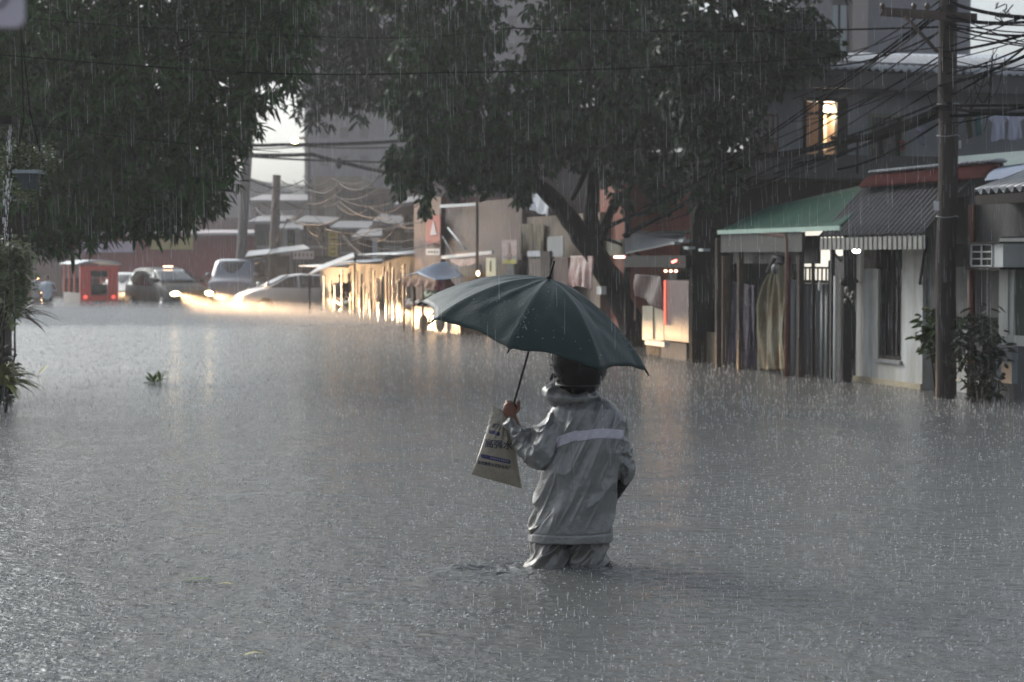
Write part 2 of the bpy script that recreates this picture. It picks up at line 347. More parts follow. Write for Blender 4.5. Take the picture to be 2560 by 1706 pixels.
def tree(name, label, cat, trunkpaths, bl, Y, rdep, dens, nl, ln, wd, droop, seed, leafmat, barkmat, ntw=60, base=None, fil=None):
    cl = blobs(bl, Y, rdep, dens, seed)
    if fil is not None: cl = cl[fil(cl)]
    base = base or trunkpaths[0][0][0]; t = thing(name, label, cat, base)
    tk = MB(); nodes = []
    for pts, rs in trunkpaths:
        P_ = []; R_ = []      # subdivide and roughen the limb
        for i in range(len(pts)-1):
            for k in range(4):
                u = k/4; q = Vector(pts[i]).lerp(Vector(pts[i+1]), u); rr = rs[i]*(1-u)+rs[i+1]*u
                q += Vector((random.gauss(0, 1), random.gauss(0, 1), 0))*rr*.07; P_.append(q); R_.append(rr*random.uniform(.93, 1.08))
        P_.append(Vector(pts[-1])); R_.append(rs[-1]); tk.tube(P_, R_, 12); nodes += P_[len(P_)//2:]
    rng = random.Random(seed); idx = [rng.randrange(len(cl)) for _ in range(ntw)]
    twigs(tk, nodes, [cl[i] for i in idx], .035)
    part('trunk', tk, barkmat, t)
    v, F = leaf_cloud('crown', cl, nl, ln, wd, droop, seed); v = v - np.array(base)
    part('crown', npmesh('crown', v, F), leafmat, t); return t
BARK = mat('wet_dark_bark', (40, 32, 27), .7, .5, 6, .8, 30, stretch=(1, 1, .3), spec=.2)
LEAF1 = mat('mango_leaf', (41, 73, 25), .5, .3, 1.2, island=.6, trans=.12, spec=.2)
LEAF2 = mat('broad_leaf', (38, 66, 27), .5, .3, 1.2, island=.6, trans=.1, spec=.2)
LEAF3 = mat('dark_leaf', (28, 50, 22), .5, .3, 1.2, island=.6, trans=.08, spec=.2)
w_ = lambda px, py, Y: tuple(W(px, py, Y))
tree('mango_tree', 'big dark mango tree hanging over the left half of the street, drooping narrow leaves', 'tree',
     [([w_(-40, 960, 27), w_(-20, 700, 27.3), w_(60, 450, 28), w_(180, 200, 28.5), w_(300, -60, 29)], [.34, .28, .24, .18, .1]),
      ([w_(60, 450, 28), w_(220, 330, 28), w_(420, 220, 28)], [.15, .1, .05]), ([w_(180, 200, 28.5), w_(400, 60, 28.5), w_(600, -20, 29)], [.13, .09, .04])],
     [(120, 400, 190, 220), (90, 560, 120, 80), (230, 500, 170, 130), (350, 420, 200, 165), (250, 200, 280, 220), (480, 330, 120, 170), (400, 545, 85, 55), (580, 170, 170, 150),
      (150, 60, 240, 200), (500, 460, 85, 80), (640, 90, 150, 130), (600, 290, 70, 60), (560, 380, 60, 60), (30, 250, 130, 260), (690, 50, 90, 100), (700, 130, 50, 60), (400, 30, 140, 90), (540, 40, 130, 90), (600, 110, 110, 90), (300, -160, 400, 200, .6), (650, -100, 220, 150, .6), (250, -420, 400, 200, .35),
      (60, 240, 200, 330, .6, 2.5), (330, 300, 280, 300, .6, 2.5)],
     28, 1.9, 280, 8, .21, .05, .55, 21, LEAF1, BARK)
tree('distant_mango_tree', 'dark tree crown with sky specks between the left mango tree and the grey tower', 'tree',
     [([w_(1168, 790, 50.5), w_(1150, 560, 50), w_(1110, 380, 49), w_(1000, 200, 48), w_(850, 60, 47), w_(800, -80, 47)], [.2, .19, .17, .14, .1, .07])],
     [(830, 110, 140, 120), (790, 240, 75, 75), (880, 250, 75, 60), (940, 190, 90, 95), (750, 40, 130, 110), (950, 60, 120, 110), (820, -90, 220, 110, .6), (840, -250, 220, 110, .4)],
     47, 1.8, 110, 8, .27, .075, .5, 22, LEAF3, BARK, 40)
tree('leaning_street_tree', 'broad-leaved street tree with thick dark trunk leaning left over the stalls', 'tree',
     [([w_(1592, 905, 37.6), w_(1580, 820, 37.6), w_(1545, 740, 37.6), w_(1495, 650, 37.6), w_(1440, 570, 37.6), w_(1385, 500, 37.6), w_(1320, 440, 37.4), w_(1240, 380, 37)], [.3, .245, .235, .23, .2, .165, .13, .07]),
      ([w_(1490, 640, 37.6), w_(1476, 540, 37.6), w_(1484, 430, 37.7), w_(1500, 250, 37.8), w_(1480, 60, 38)], [.2, .15, .125, .1, .06]),
      ([w_(1430, 500, 37.6), w_(1462, 430, 37.6), w_(1495, 400, 37.5)], [.05, .07, .05]),
      ([w_(1500, 600, 37.6), w_(1530, 520, 37.6), w_(1580, 460, 37.6), w_(1660, 380, 37.6), w_(1760, 250, 37.6)], [.1, .085, .07, .06, .04]),
      ([w_(1500, 575, 37.5), w_(1580, 540, 37.4), w_(1690, 510, 37.4)], [.05, .035, .02]), ([w_(1495, 590, 37.5), w_(1550, 610, 37.4), w_(1600, 640, 37.2)], [.045, .03, .02])],
     [(1090, 340, 110, 90), (1030, 400, 65, 45), (1000, 440, 24, 55), (985, 400, 28, 40), (1065, 480, 20, 52), (1045, 430, 25, 40), (1100, 410, 45, 40), (1240, 330, 170, 120), (1200, 430, 80, 38), (1290, 430, 50, 50), (1300, 480, 24, 28), (1130, 455, 20, 28), (1160, 450, 14, 36), (1215, 462, 16, 32),
      (1410, 350, 110, 80), (1430, 220, 200, 170), (1560, 330, 120, 120), (1600, 400, 60, 50), (1650, 200, 160, 170), (1650, 495, 40, 32), (1560, 490, 30, 30), (1670, 430, 60, 60),
      (1140, 190, 130, 110), (1080, 120, 110, 130), (1180, 60, 90, 100), (1450, 60, 130, 130), (1600, 40, 160, 120), (1020, 250, 70, 80), (1400, -140, 400, 140, .6), (1000, -60, 150, 100, .7), (1700, 330, 60, 90), (1400, -330, 350, 140, .35)],
     37, 2.0, 330, 6, .17, .095, .75, 23, LEAF2, BARK, 90)
tree('upper_street_tree', 'dark tree crown rising above the green awnings, left of the leaning wires', 'tree',
     [([w_(1738, 870, 33.3), w_(1740, 600, 33), w_(1770, 350, 32), w_(1850, 120, 30.5)], [.13, .12, .1, .07])],
     [(1860, 90, 170, 110), (1960, 70, 120, 80), (1850, 300, 70, 110), (1810, 420, 70, 70, .7), (1980, 130, 110, 70), (2070, 125, 55, 32), (1800, 210, 120, 90), (1760, 320, 90, 110), (1850, -60, 240, 90, .7), (1730, 120, 120, 140), (1760, 470, 50, 60, .6), (1920, 190, 80, 50)],
     30.5, 1.3, 300, 6, .17, .09, .5, 24, LEAF3, BARK, 50)
# ------------------------------------------------------------------ plants at the left edge
def bush(name, label, cat, px, py, Y, rx, ry, dens, nl, ln, wd, seed, m, droop=.1, extra=None):
    base = Vector((W(px, py, Y).x-.3, Y, -.5)); t = thing(name, label, cat, base)
    cl = blobs([(px, py, rx, ry)] + (extra or []), Y, .6, dens, seed)
    st = MB(); rng = random.Random(seed)
    for _ in range(14):
        q = Vector(cl[rng.randrange(len(cl))]); b = base+Vector((rng.uniform(-.12, .12), rng.uniform(-.12, .12), 0)); st.tube([b, b.lerp(q, .5)+Vector((rng.uniform(-.1, .1), 0, .1)), q], [.02, .013, .005], 5)
    part('stem', st, BARK, t)
    v, F = leaf_cloud('foliage', cl, nl, ln, wd, droop, seed); part('foliage', npmesh('foliage', v-np.array(base), F), m, t); return t
LEAFS = mat('shrub_leaf', (112, 124, 84), .4, .3, 2, island=.5, trans=.15)
bush('flowering_shrub', 'light green shrub at the left edge in front of the wall, above the spiky leaves', 'shrub', 26, 700, 21, 46, 110, 3000, 7, .085, .04, 31, LEAFS)
bush('low_hedge', 'dark low bush at the water line on the left edge', 'shrub', -14, 940, 22.5, 50, 85, 1200, 7, .09, .045, 32, mat('hedge_leaf', (36, 46, 30), .45, .3, 2, island=.5, trans=.1))
def strap_plant(name, label, px, py, Y, n, L, wd, m, seed, z0=-.3, side=1):
    base = W(px, py, Y); rng = random.Random(seed); mb = MB()
    for i in range(n):
        a = rng.uniform(-1.1, 1.3) if side else rng.uniform(0, 6.28); l = L*rng.uniform(.6, 1.1); e = rng.uniform(.25, 1.25); w0 = wd*rng.uniform(.8, 1.2)
        d = Vector((math.cos(a), math.sin(a)*.6-.2, 0)).normalized(); s = d.cross(Vector((0, 0, 1)))
        prev = None; pts = []
        for k in range(9):
            u = k/8; p = base + d*(l*u*math.cos(e)) + Vector((0, 0, l*(u*math.sin(e) - .55*u*u))); ww = w0*math.sin(PI*min(1, .12+u*.88))*.5+.001
            pts.append((p-s*ww+Vector((0, 0, ww*.35)), p, p+s*ww+Vector((0, 0, ww*.35))))
        vs = [q for t in pts for q in t]; fs = []
        for k in range(8):
            for j in range(2): fs.append((k*3+j, k*3+j+1, k*3+4+j, k*3+3+j))
        mb.add(vs, fs, True)
    return solo(name, mb, m, label, 'plant', base)
strap_plant('spiky_plant', 'spiky plant with dark red-brown strap leaves on the left edge', 34, 800, 22, 26, .7, .05, mat('dark_red_leaf', (58, 26, 22), .3, .3, 5), 4)
strap_plant('yellow_spider_plant', 'yellow-green striped spiky plant at the lower left edge', -6, 965, 20.5, 60, .6, .045, mat('yellow_green_leaf', (128, 132, 62), .4, .4, 9, c2=(70, 84, 40)), 6)
w0 = thing('boundary_wall', 'dark weathered wall at the far left edge behind the plants', 'wall', W(-60, 900, 24.5))
mb = MB(); a = W(-60, 900, 24.5); mb.box(a.x-3, a.x+.25, 24.6, 25.3, -.6, 1.45); part('wall', mb, mat('mossy_wall', (64, 54, 46), .7, .5, 2, .4, 10), w0)
mb = MB(); mb.box(a.x-3.05, a.x+.3, 24.55, 25.35, 1.453, 1.55); part('coping', mb, DARKR, w0)
# hanging planter and wet gutter
Yp = 17.; t = thing('hanging_planter', 'pale square hanging planter of white-flowered green sprigs, upper left edge', 'planter', W(80, 430, Yp))
c = W(72, 445, Yp); mb = MB(); q = .11
for s in (-1, 1):
    mb.box(c.x-q, c.x+q, Yp+s*q-.012, Yp+s*q+.012, c.z+.035, c.z+.065); mb.box(c.x+s*q-.012, c.x+s*q+.012, Yp-q+.013, Yp+q-.013, c.z+.035, c.z+.065)
part('rim', mb, mat('pale_plastic', (150, 158, 160), .4, .1), t)
mb = MB(); mb.add([(c.x-q+.02, Yp-q+.02, c.z+.034), (c.x+q-.02, Yp-q+.02, c.z+.034), (c.x+q-.02, Yp+q-.02, c.z+.034), (c.x-q+.02, Yp+q-.02, c.z+.034), (c.x-q+.05, Yp-q+.05, c.z-.1), (c.x+q-.05, Yp-q+.05, c.z-.1), (c.x+q-.05, Yp+q-.05, c.z-.1), (c.x-q+.05, Yp+q-.05, c.z-.1)], [(0, 1, 5, 4), (1, 2, 6, 5), (2, 3, 7, 6), (3, 0, 4, 7), (7, 6, 5, 4)])
part('pot', mb, mat('grey_plastic', (64, 72, 76), .5, .2), t)
cl = blobs([(40, 400, 45, 45), (115, 395, 22, 40), (90, 410, 30, 25), (60, 455, 45, 45, 1.0), (25, 420, 35, 60)], Yp, .16, 4600, 41); v, F = leaf_cloud('f', cl, 5, .035, .018, -.2, 41); part('foliage', npmesh('foliage', v-np.array(FR[t.name][0]), F), mat('sprig_leaf', (86, 100, 60), .4, .3, 3, island=.5, trans=.2), t)
fl = MB(); rng = random.Random(5)
for i in range(60):
    p = cl[rng.randrange(len(cl))]; fl.ell(p, (.011, .011, .008), 6, 4)
part('blossom', fl, mat('white_petal', (226, 228, 222), .5, .05), t)
mb = MB(); mb.tube([W(50, 40, Yp), W(60, 300, Yp), c+Vector((-.14, 0, .06))], .006, 5); mb.tube([W(50, 40, Yp), W(75, 280, Yp), c+Vector((.14, 0, .06))], .006, 5); part('hanger', mb, CABLE, t)
t = thing('roof_gutter', 'dark roof gutter at the upper left edge spilling a string of bright water', 'gutter', W(-40, 310, 15))
mb = MB(); a = W(-120, 300, 15); b_ = W(34, 300, 15); mb.box(a.x, b_.x, 14.95, 15.12, b_.z-.035, b_.z+.03); part('trough', mb, DARKR, t)
mb = MB(); rng = random.Random(9)
for i in range(150):
    u = rng.random(); px = 26 - u*14 + rng.gauss(0, 2.2 + 4*u); py = 306 + u*290 + rng.gauss(0, 12); p = W(px, py, 15+rng.uniform(-.05, .05)); l = rng.uniform(.008, .05)
    mb.tube([p, p-Vector((.05*l, 0, l))], [.0026, .0014], 4)
solo('falling_water', mb, WETM, 'string of bright drops falling from the gutter at the left edge', 'water', W(20, 306, 15), kind='stuff')
# blurred sign close to the eye
t = thing('hanging_sign', 'pale pink-white sign panel hanging close by in the top left corner', 'sign', W(0, 40, 2.6))
a = W(-150, -160, 2.6); b_ = W(58, 68, 2.6)
mb = MB(); r = .012; pts = []
for (sx, sz, cxx, czz) in ((1, 1, b_.x-r, a.z-r), (-1, 1, a.x+r, a.z-r), (-1, -1, a.x+r, b_.z+r), (1, -1, b_.x-r, b_.z+r)):
    for k in range(5):
        an = PI/2*k/4 + {(1, 1): 0, (-1, 1): PI/2, (-1, -1): PI, (1, -1): 1.5*PI}[(sx, sz)]; pts.append((cxx+r*math.cos(an), 2.6, czz+r*math.sin(an)))
mb.prism(pts[::-1], (0, .01, 0)); part('panel', mb, mat('sign_white', (206, 196, 206), .5, .06), t)
mb = MB(); v, f = text_mb('O', .045); c = W(2, 8, 2.6); mb.add([(x*1.0+c.x-.006, 2.597, y+c.z+.006) for x, y, z in v], f); part('lettering', mb, mat('sign_ink', (84, 74, 86), .5, .06), t)
# ================================================================== RIGHT-HAND ROW OF HOUSES AND STALLS
def rect(px0, px1, pt, pb, y=0., at=0):   # -> x0,x1,z0,z1 in facade coordinates (tops and foots measured at the left (0) or right (1) end)
    a = P(px0, pt, y).x; b = P(px1, pt, y).x; q = px0 if at == 0 else px1
    zt = P(q, pt, y).z; zb = -.55 if pb is None else P(q, pb, y).z
    return a, b, zb, zt
def fbox(mb, px0, px1, pt, pb, y0, y1, at=0):
    a, b, zb, zt = rect(px0, px1, pt, pb, y0, at); mb.box(a, b, y0, y1, zb, zt); return mb
def corr(mb, x0, x1, y0, z0, y1, z1, pitch=.09, amp=.012, th=.008, edge=0.):   # corrugated sheet between (y0,z0) and (y1,z1); waves along x
    n = max(8, int(abs(x1-x0)/pitch*6)); d = Vector((0, y1-y0, z1-z0)); nn = Vector((0, -(z1-z0), (y1-y0))).normalized()
    if nn.z < 0: nn = -nn
    def fn(u, v):
        x = x0+(x1-x0)*u; return Vector((x + edge*v, y0, z0)) + d*v + nn*amp*math.sin(2*PI*(x-x0)/pitch)
    mb.sheet(fn, n, 3, th, -nn); return mb
def cloth(mb, p00, p10, p01, p11, fold, nf, th=.006, seed=0, nu=40, nv=24, dirv=(0, 1, 0), sag=0.):
    p00, p10, p01, p11 = map(Vector, (p00, p10, p01, p11)); rng = random.Random(seed); ph = [rng.uniform(0, 6) for _ in range(4)]
    def fn(u, v):
        p = (p00*(1-u)+p10*u)*(1-v) + (p01*(1-u)+p11*u)*v; q = fold*(.35+.65*v)
        p = p - Vector(dirv)*q*(math.sin(nf*6.28*u+ph[0]+1.3*math.sin(3*v+ph[1])) + .5*math.sin(nf*2.3*6.28*u+ph[2]))
        p.z -= sag*math.sin(PI*u)*(.4+.6*v) + .012*math.sin(nf*9*u+ph[3])*v; return p
    mb.sheet(fn, nu, nv, th, dirv); return mb
# --- white house with the corrugated canopy
WALLW = mat('stained_white_wall', (188, 190, 190), .6, .18, 1.6, .1, 12, c2=(140, 136, 126), stretch=(2.5, 2.5, .45))
t = thing('white_house', 'small white-walled house with tall dark window under a corrugated canopy, left of the wooden pole', 'house', P(2225, 960), FF)
x0, x1, zb, zt = rect(2142, 2308, 615, None); wx0, wx1, wz0, wz1 = rect(2196, 2256, 612, 897); wz1 = zt
mb = MB(); mb.box(x0, wx0, 0, .12, zb, zt); mb.box(wx1, x1, 0, .12, zb, zt); mb.box(wx0+.001, wx1-.001, .002, .12, zb, wz0); mb.box(x1-.12, x1-.002, .122, 3, zb, zt-.01); mb.box(x0, x1, .121, .2, zt-.02, zt+.85)
part('wall', mb, WALLW, t)
wf = MB(); wf.box(wx0+.002, wx0+.05, .03, .09, wz0, wz1); wf.box(wx1-.05, wx1-.002, .03, .09, wz0, wz1); wf.box(wx0+.052, wx1-.052, .03, .09, wz0, wz0+.05); wf.box((wx0+wx1)/2-.015, (wx0+wx1)/2+.015, .04, .08, wz0+.052, wz1)
wn = part('window', wf, DARKR, t)
mb = MB(); mb.box(wx0+.051, wx1-.051, .1, .108, wz0+.05, wz1); part('pane', mb, mat('smoky_pane', (52, 50, 52), .12, .4, 1.2), wn)
mb = MB(); mb.box(wx0-.03, wx1+.03, -.04, .028, wz0-.045, wz0-.003); part('sill', mb, CONC, wn)
mb = MB(); mb.box(x0-.02, x1+.02, -.035, -.003, -.55, -.02+.09); part('plinth', mb, mat('cream_stain', (170, 158, 132), .7, .25, 3), t)
EAVE = -.62; ex0 = P(2047, 588, EAVE).x; ex1 = P(2308, 588, EAVE).x; ez = P(2047, 592, EAVE).z; rz = P(2150, 476, 0).z; rx1 = P(2400, 476, 0).x
mb = MB(); corr(mb, ex0, ex1, EAVE, ez, .1, rz+.1, .13, .022, .01); part('canopy_roof', mb, mat('grey_fibre_sheet', (62, 62, 66), .8, .35, 2.5, .15, 18), t)
mb = MB(); pz = P(2047, 626, EAVE).z; n = 22
for i in range(n):
    a = ex0+.02+(ex1-ex0-.02)*i/n; b_ = ex0+.02+(ex1-ex0-.02)*(i+.62)/n; mb.box(a, b_, EAVE+.01, EAVE+.02, pz, ez-.03)
part('pelmet', mb, mat('pelmet_white', (134, 134, 128), .6, .2, 6), t)
mb = MB(); mb.box(ex0, ex1, EAVE+.022, EAVE+.04, pz+.01, ez-.02); part('pelmet_backing', mb, mat('pelmet_grey', (104, 106, 106), .6, .2, 6), t)
mb = MB(); mb.tube([(ex0+.05, EAVE+.05, ez-.05), (x0+.06, -.01, zt-.5)], .018, 6); part('bracket', mb, DARKR, t); mb = MB(); mb.tube([(ex1, EAVE+.05, ez-.05), (x1-.06, -.01, zt-.5)], .018, 6); part('bracket', mb, DARKR, t)
mb = MB(); mb.ell(P(2141, 628, EAVE+.12), (.055, .055, .03), 10, 6); solo('round_lamp', mb, lamp_mat('lamp_glow_white', (1, .98, .92), 9), 'small round lit lamp under the striped pelmet of the white house', 'lamp', P(2141, 628, EAVE+.12), FF)
mb = MB(); fbox(mb, 2160, 2192, 622, 672, -.2, -.02); mb.box(*[P(2163, 640, -.2).x, P(2189, 640, -.2).x], -.21, -.201, P(2163, 665, -.2).z, P(2163, 630, -.2).z); solo('meter_box', mb, DARKR, 'dark meter box under the canopy at the left of the white wall', 'box', P(2176, 672, -.1), FF)
# --- red rolled awning over the canopy
t = thing('red_awning', 'dark red rolled awning with scalloped top above the grey corrugated canopy', 'awning', P(2300, 470, -.1), FF)
ax0 = P(2148, 470, -.12).x; ax1 = P(2462, 470, -.12).x; az0 = P(2148, 474, -.12).z+.02; az1 = P(2148, 432, -.12).z
mb = MB()
def fn(u, v):
    a = PI*.5*v; rr = (az1-az0); e = 1 if u < .985 else math.sqrt(max(0, 1-((u-.985)/.015)**2))
    return Vector((ax0+(ax1-ax0)*u, .12-(.24)*math.cos(a*1.0), az0 + rr*min(1, .75*v+.25*math.sin(a*1.0))*(.75+.25*e)))
mb.sheet(fn, 60, 10, .02); part('cover', mb, mat('dark_red_vinyl', (62, 12, 11), .85, .3, 3, .1, spec=.08), t)
mb = MB(); n = 26
for i in range(n):
    a = ax0+(ax1-ax0)*(i+.5)/n; mb.ell((a, .1, az1+.005), ((ax1-ax0)/n*.42, .12, .035), 8, 6)
part('scallop', mb, METAL_G, t)
# --- green awning stall
GREEN = mat('green_sheet', (28, 70, 58), .7, .35, 1.5, .08, spec=.15, stretch=(2, .6, 1))
t = thing('green_awning_stall', 'stall front with long sea-green awning and dark timber posts, left of the metal gate', 'stall', P(1880, 930), FF)
y0 = -.55; gx0 = P(1795, 560, y0).x; gx1 = P(2135, 500, y0+.2).x; za = P(1800, 522, 0).z; zb_ = P(1800, 578, y0).z
gz1 = P(2140, 452, .3).z
mb = MB(); mb.sheet(lambda u, v: Vector((gx0+(gx1-gx0)*u, .3-(.3-y0)*v, (P(1800, 524, .3).z*(1-u)+gz1*u)*(1-v) + (zb_)*v + .012*math.sin(40*u)*v)), 40, 8, .015, (0, 0, -1)); part('awning', mb, GREEN, t)
mb = MB(); mb.box(gx0, gx1, y0-.012, y0+.02, zb_-.05, zb_+.012); part('awning_edge', mb, mat('pale_green_trim', (138, 172, 160), .4, .2, 4), t)
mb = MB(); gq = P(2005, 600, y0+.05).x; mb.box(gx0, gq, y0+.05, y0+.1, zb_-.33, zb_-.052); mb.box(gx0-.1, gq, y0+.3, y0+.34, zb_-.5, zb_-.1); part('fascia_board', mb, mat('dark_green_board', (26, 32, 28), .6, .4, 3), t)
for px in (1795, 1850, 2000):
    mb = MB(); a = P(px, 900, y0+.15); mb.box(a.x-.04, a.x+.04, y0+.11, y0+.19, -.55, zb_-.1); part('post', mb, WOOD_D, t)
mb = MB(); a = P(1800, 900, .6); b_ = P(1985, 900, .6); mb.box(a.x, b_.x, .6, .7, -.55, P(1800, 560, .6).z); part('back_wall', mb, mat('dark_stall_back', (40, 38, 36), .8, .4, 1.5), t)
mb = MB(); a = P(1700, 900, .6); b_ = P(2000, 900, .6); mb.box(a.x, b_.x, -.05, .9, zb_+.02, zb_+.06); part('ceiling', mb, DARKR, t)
TARPY = mat('yellow_white_tarp', (118, 116, 98), .6, .5, 1.7, .1, 10, c2=(84, 66, 34), spec=.3)
mb = MB(); ya = -.3
LFT = [(1930, 678), (1912, 715), (1894, 765), (1890, 830), (1896, 880), (1902, 926)]
def fn(u, v):
    k = min(4, int(v*5)); q = v*5-k; lx = LFT[k][0]*(1-q)+LFT[k+1][0]*q; ly = LFT[k][1]*(1-q)+LFT[k+1][1]*q; ry = 655+v*272
    p = P(lx*(1-u)+1966*u, ly*(1-u)+ry*u, ya); p.y = ya - .03*math.sin(13*u+2*v) - .02*math.sin(29*u-5*v+1) - .02*math.sin(3*u+7*v); return p
mb.sheet(fn, 36, 40, .006); solo('draped_tarp', mb, TARPY, 'yellow and white tarpaulin draped over goods beside the brown pipe', 'tarpaulin', P(1928, 925, ya), FF)
mb = MB(); cloth(mb, P(1835, 705, -.2), P(1888, 715, -.2), P(1828, 905, -.2), P(1895, 925, -.2), .05, 3, seed=4); solo('hanging_cloth', mb, mat('mauve_cloth', (92, 82, 96), .8, .5, 4, c2=(50, 44, 52)), 'mauve patterned cloth hanging under the green awning, left of the draped tarpaulin', 'cloth', P(1860, 920, -.2), FF)
mb = MB(); mb.ell(P(1945, 672, -.3), (.12, .1, .1), 12, 8); mb.tube([P(1920, 680, -.35), P(1938, 640, -.36), P(1960, 650, -.35)], .04, 6); solo('rolled_bundle', mb, mat('grey_plastic_wrap', (60, 66, 70), .35, .4, 6, .4, 10), 'grey plastic-wrapped bundle on top of the draped tarpaulin', 'bundle', P(1943, 690, -.35), FF)
for nm, px, r, m, lb, top in (('downpipe', 1982, .042, mat('grey_pipe', (128, 130, 132), .4, .2), 'pale grey drainpipe standing beside the metal gate', 700), ('downpipe', 1968, .045, mat('brown_pipe', (104, 62, 48), .45, .3), 'rusty brown drainpipe rising to the green awning, beside the pale one', 600)):
    mb = MB(); a = P(px, 940, -.48 if r > .043 else -.4); z1 = P(px, top, a.y).z; pts = [(a.x, a.y, -.55), (a.x, a.y, z1)]
    if top == 600: pts += [(a.x-.06, a.y, z1+.07), (a.x-.9, a.y, z1+.12)]
    mb.tube(pts, r, 8); solo(nm, mb, m, lb, 'pipe', (a.x, a.y, -.5), FF, group='drainpipes beside the gate')
# --- metal gate
GATE = mat('grey_gate_sheet', (84, 88, 92), .5, .3, 2, .1, 12, stretch=(1, 1, .3))
t = thing('metal_gate', 'dark grey corrugated metal gate with a rail on top and a bright gap above it', 'gate', P(2030, 945, -.05), FF)
a, b, zb, zt = rect(1990, 2082, 708, None, -.05); mb = MB()
def fn(u, v): return Vector((a+(b-a)*u, -.05+.014*math.copysign(1, math.sin(u*50))*min(1, abs(math.sin(u*50))*3), zt+(zb-zt)*v))
mb.sheet(fn, 160, 2, .01); part('sheet', mb, GATE, t)
mb = MB(); zr = P(1990, 672, -.05).z
mb.box(a, b, -.075, -.035, zt+.003, zt+.05); mb.box(a, b, -.07, -.04, zr, zr+.03)
part('rail', mb, DARKR, t)
mb = MB()
for i in range(9): q = a+(b-a)*(i+.5)/9; mb.box(q-.01, q+.01, -.065, -.045, zt+.05, zr)
for q in (a, (a+b)/2+.06, b): mb.box(q-.03, q+.03, -.11, -.076, -.55, zr+.12)
part('bar', mb, DARKR, t)
mb = MB(); c = P(2048, 716, -.12); mb.ell(c, (.045, .012, .07), 8, 6); part('tag', mb, WHITE, t)
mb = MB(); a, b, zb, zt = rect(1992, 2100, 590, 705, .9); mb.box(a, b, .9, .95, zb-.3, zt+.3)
solo('glowing_back_wall', mb, lamp_mat('glowing_cream_wall', (1.0, .93, .8), .6), 'bright cream lamplit wall glimpsed above the metal gate', 'wall', P(2040, 705, .9), FF)  # the wall itself emits this cream light; no lamp shines on it
mb = MB(); a = P(2100, 900, -.25); mb.box(a.x-.11, a.x+.2, -.3, -.18, -.55, P(2100, 640, -.25).z); mb.box(a.x-.17, a.x-.12, -.33, -.27, -.55, P(2085, 600, -.25).z); solo('stacked_boards', mb, mat('black_board', (34, 33, 34), .6, .4, 4, .2), 'dark boards stacked upright between the gate and the white wall', 'boards', P(2100, 945, -.25), FF)
mb = MB(); rng = random.Random(2)
for i in range(7): q = P(rng.uniform(2103, 2135), rng.uniform(705, 760), -.34); mb.ell(q, (rng.uniform(.03, .06), .03, rng.uniform(.035, .06)), 8, 6)
mb.tube([P(2118, 690, -.34), P(2118, 640, -.34)], .008, 4); solo('hanging_bags', mb, mat('dull_bag', (84, 80, 66), .5, .5, 12, c2=(44, 42, 38)), 'small dull bags hanging in front of the dark stacked boards', 'bags', P(2118, 760, -.34), FF)
mb = MB(); a = P(2087, 930, -.36); mb.tube([(a.x, -.36, -.55), (a.x, -.36, P(2087, 690, -.36).z)], .025, 6); solo('white_post', mb, WHITE, 'thin flaking white post right of the metal gate', 'post', (a.x, -.36, -.5), FF)
# --- wooden utility pole
Y_ = 23.5
t = thing('utility_pole', 'tall brown wooden utility pole with a cross-arm, standing in the water at right', 'utility pole', (W(2364, 900, Y_).x, Y_, -.55))
px_ = W(2364, 900, Y_).x; mb = MB(); pts = [(px_ + .012*math.sin(i*1.7), Y_+.01*math.cos(i), -.55+i*.75) for i in range(11)]; mb.tube(pts, [.128-.0022*i for i in range(11)], 16); part('pole', mb, mat('creosoted_wood', (42, 30, 26), .8, .45, 5, .5, 25, stretch=(1, 1, .12)), t)
ca = W(2200, 28, Y_+.3); cb = W(2345, 38, Y_-.15)
mb = MB(); d = (cb-ca).normalized(); e2 = cb+d*.5; mb.prism([ca+Vector((0, 0, .05)), ca-Vector((0, 0, .05)), e2-Vector((0, 0, .05)), e2+Vector((0, 0, .05))], (.02, .1, 0)); part('cross_arm', mb, WOOD_D, t)
mb = MB(); mb.tube([W(2262, 40, Y_), W(2345, 132, Y_-.1)], .022, 6); part('brace', mb, WOOD_D, t)
for px in (2206, 2285, 2318):
    mb = MB(); c = W(px, 22, Y_+.1); mb.ell(c+Vector((0, 0, .03)), (.035, .035, .045), 8, 6); mb.ell(c-Vector((0, 0, .03)), (.02, .02, .04), 8, 6); part('insulator', mb, mat('brown_ceramic', (70, 52, 44), .2, .2), t)
mb = MB(); c = W(2341, 515, Y_-.13); mb.box(c.x-.03, c.x+.03, c.y-.012, c.y+.0, c.z-.055, c.z+.055); part('notice', mb, WHITE, t)
for py in (262, 341, 543):
    mb = MB(); z = W(2362, py, Y_).z; mb.tube([(px_+.133*math.cos(k*PI/8), Y_+.133*math.sin(k*PI/8), z+.01*math.sin(k)) for k in range(17)], .006, 4); part('band', mb, METAL_G, t)
mb = MB(); mb.box(px_+.12, px_+.15, Y_-.06, Y_+.02, W(2390, 372, Y_).z, W(2390, 352, Y_).z); part('clamp', mb, WHITE, t)
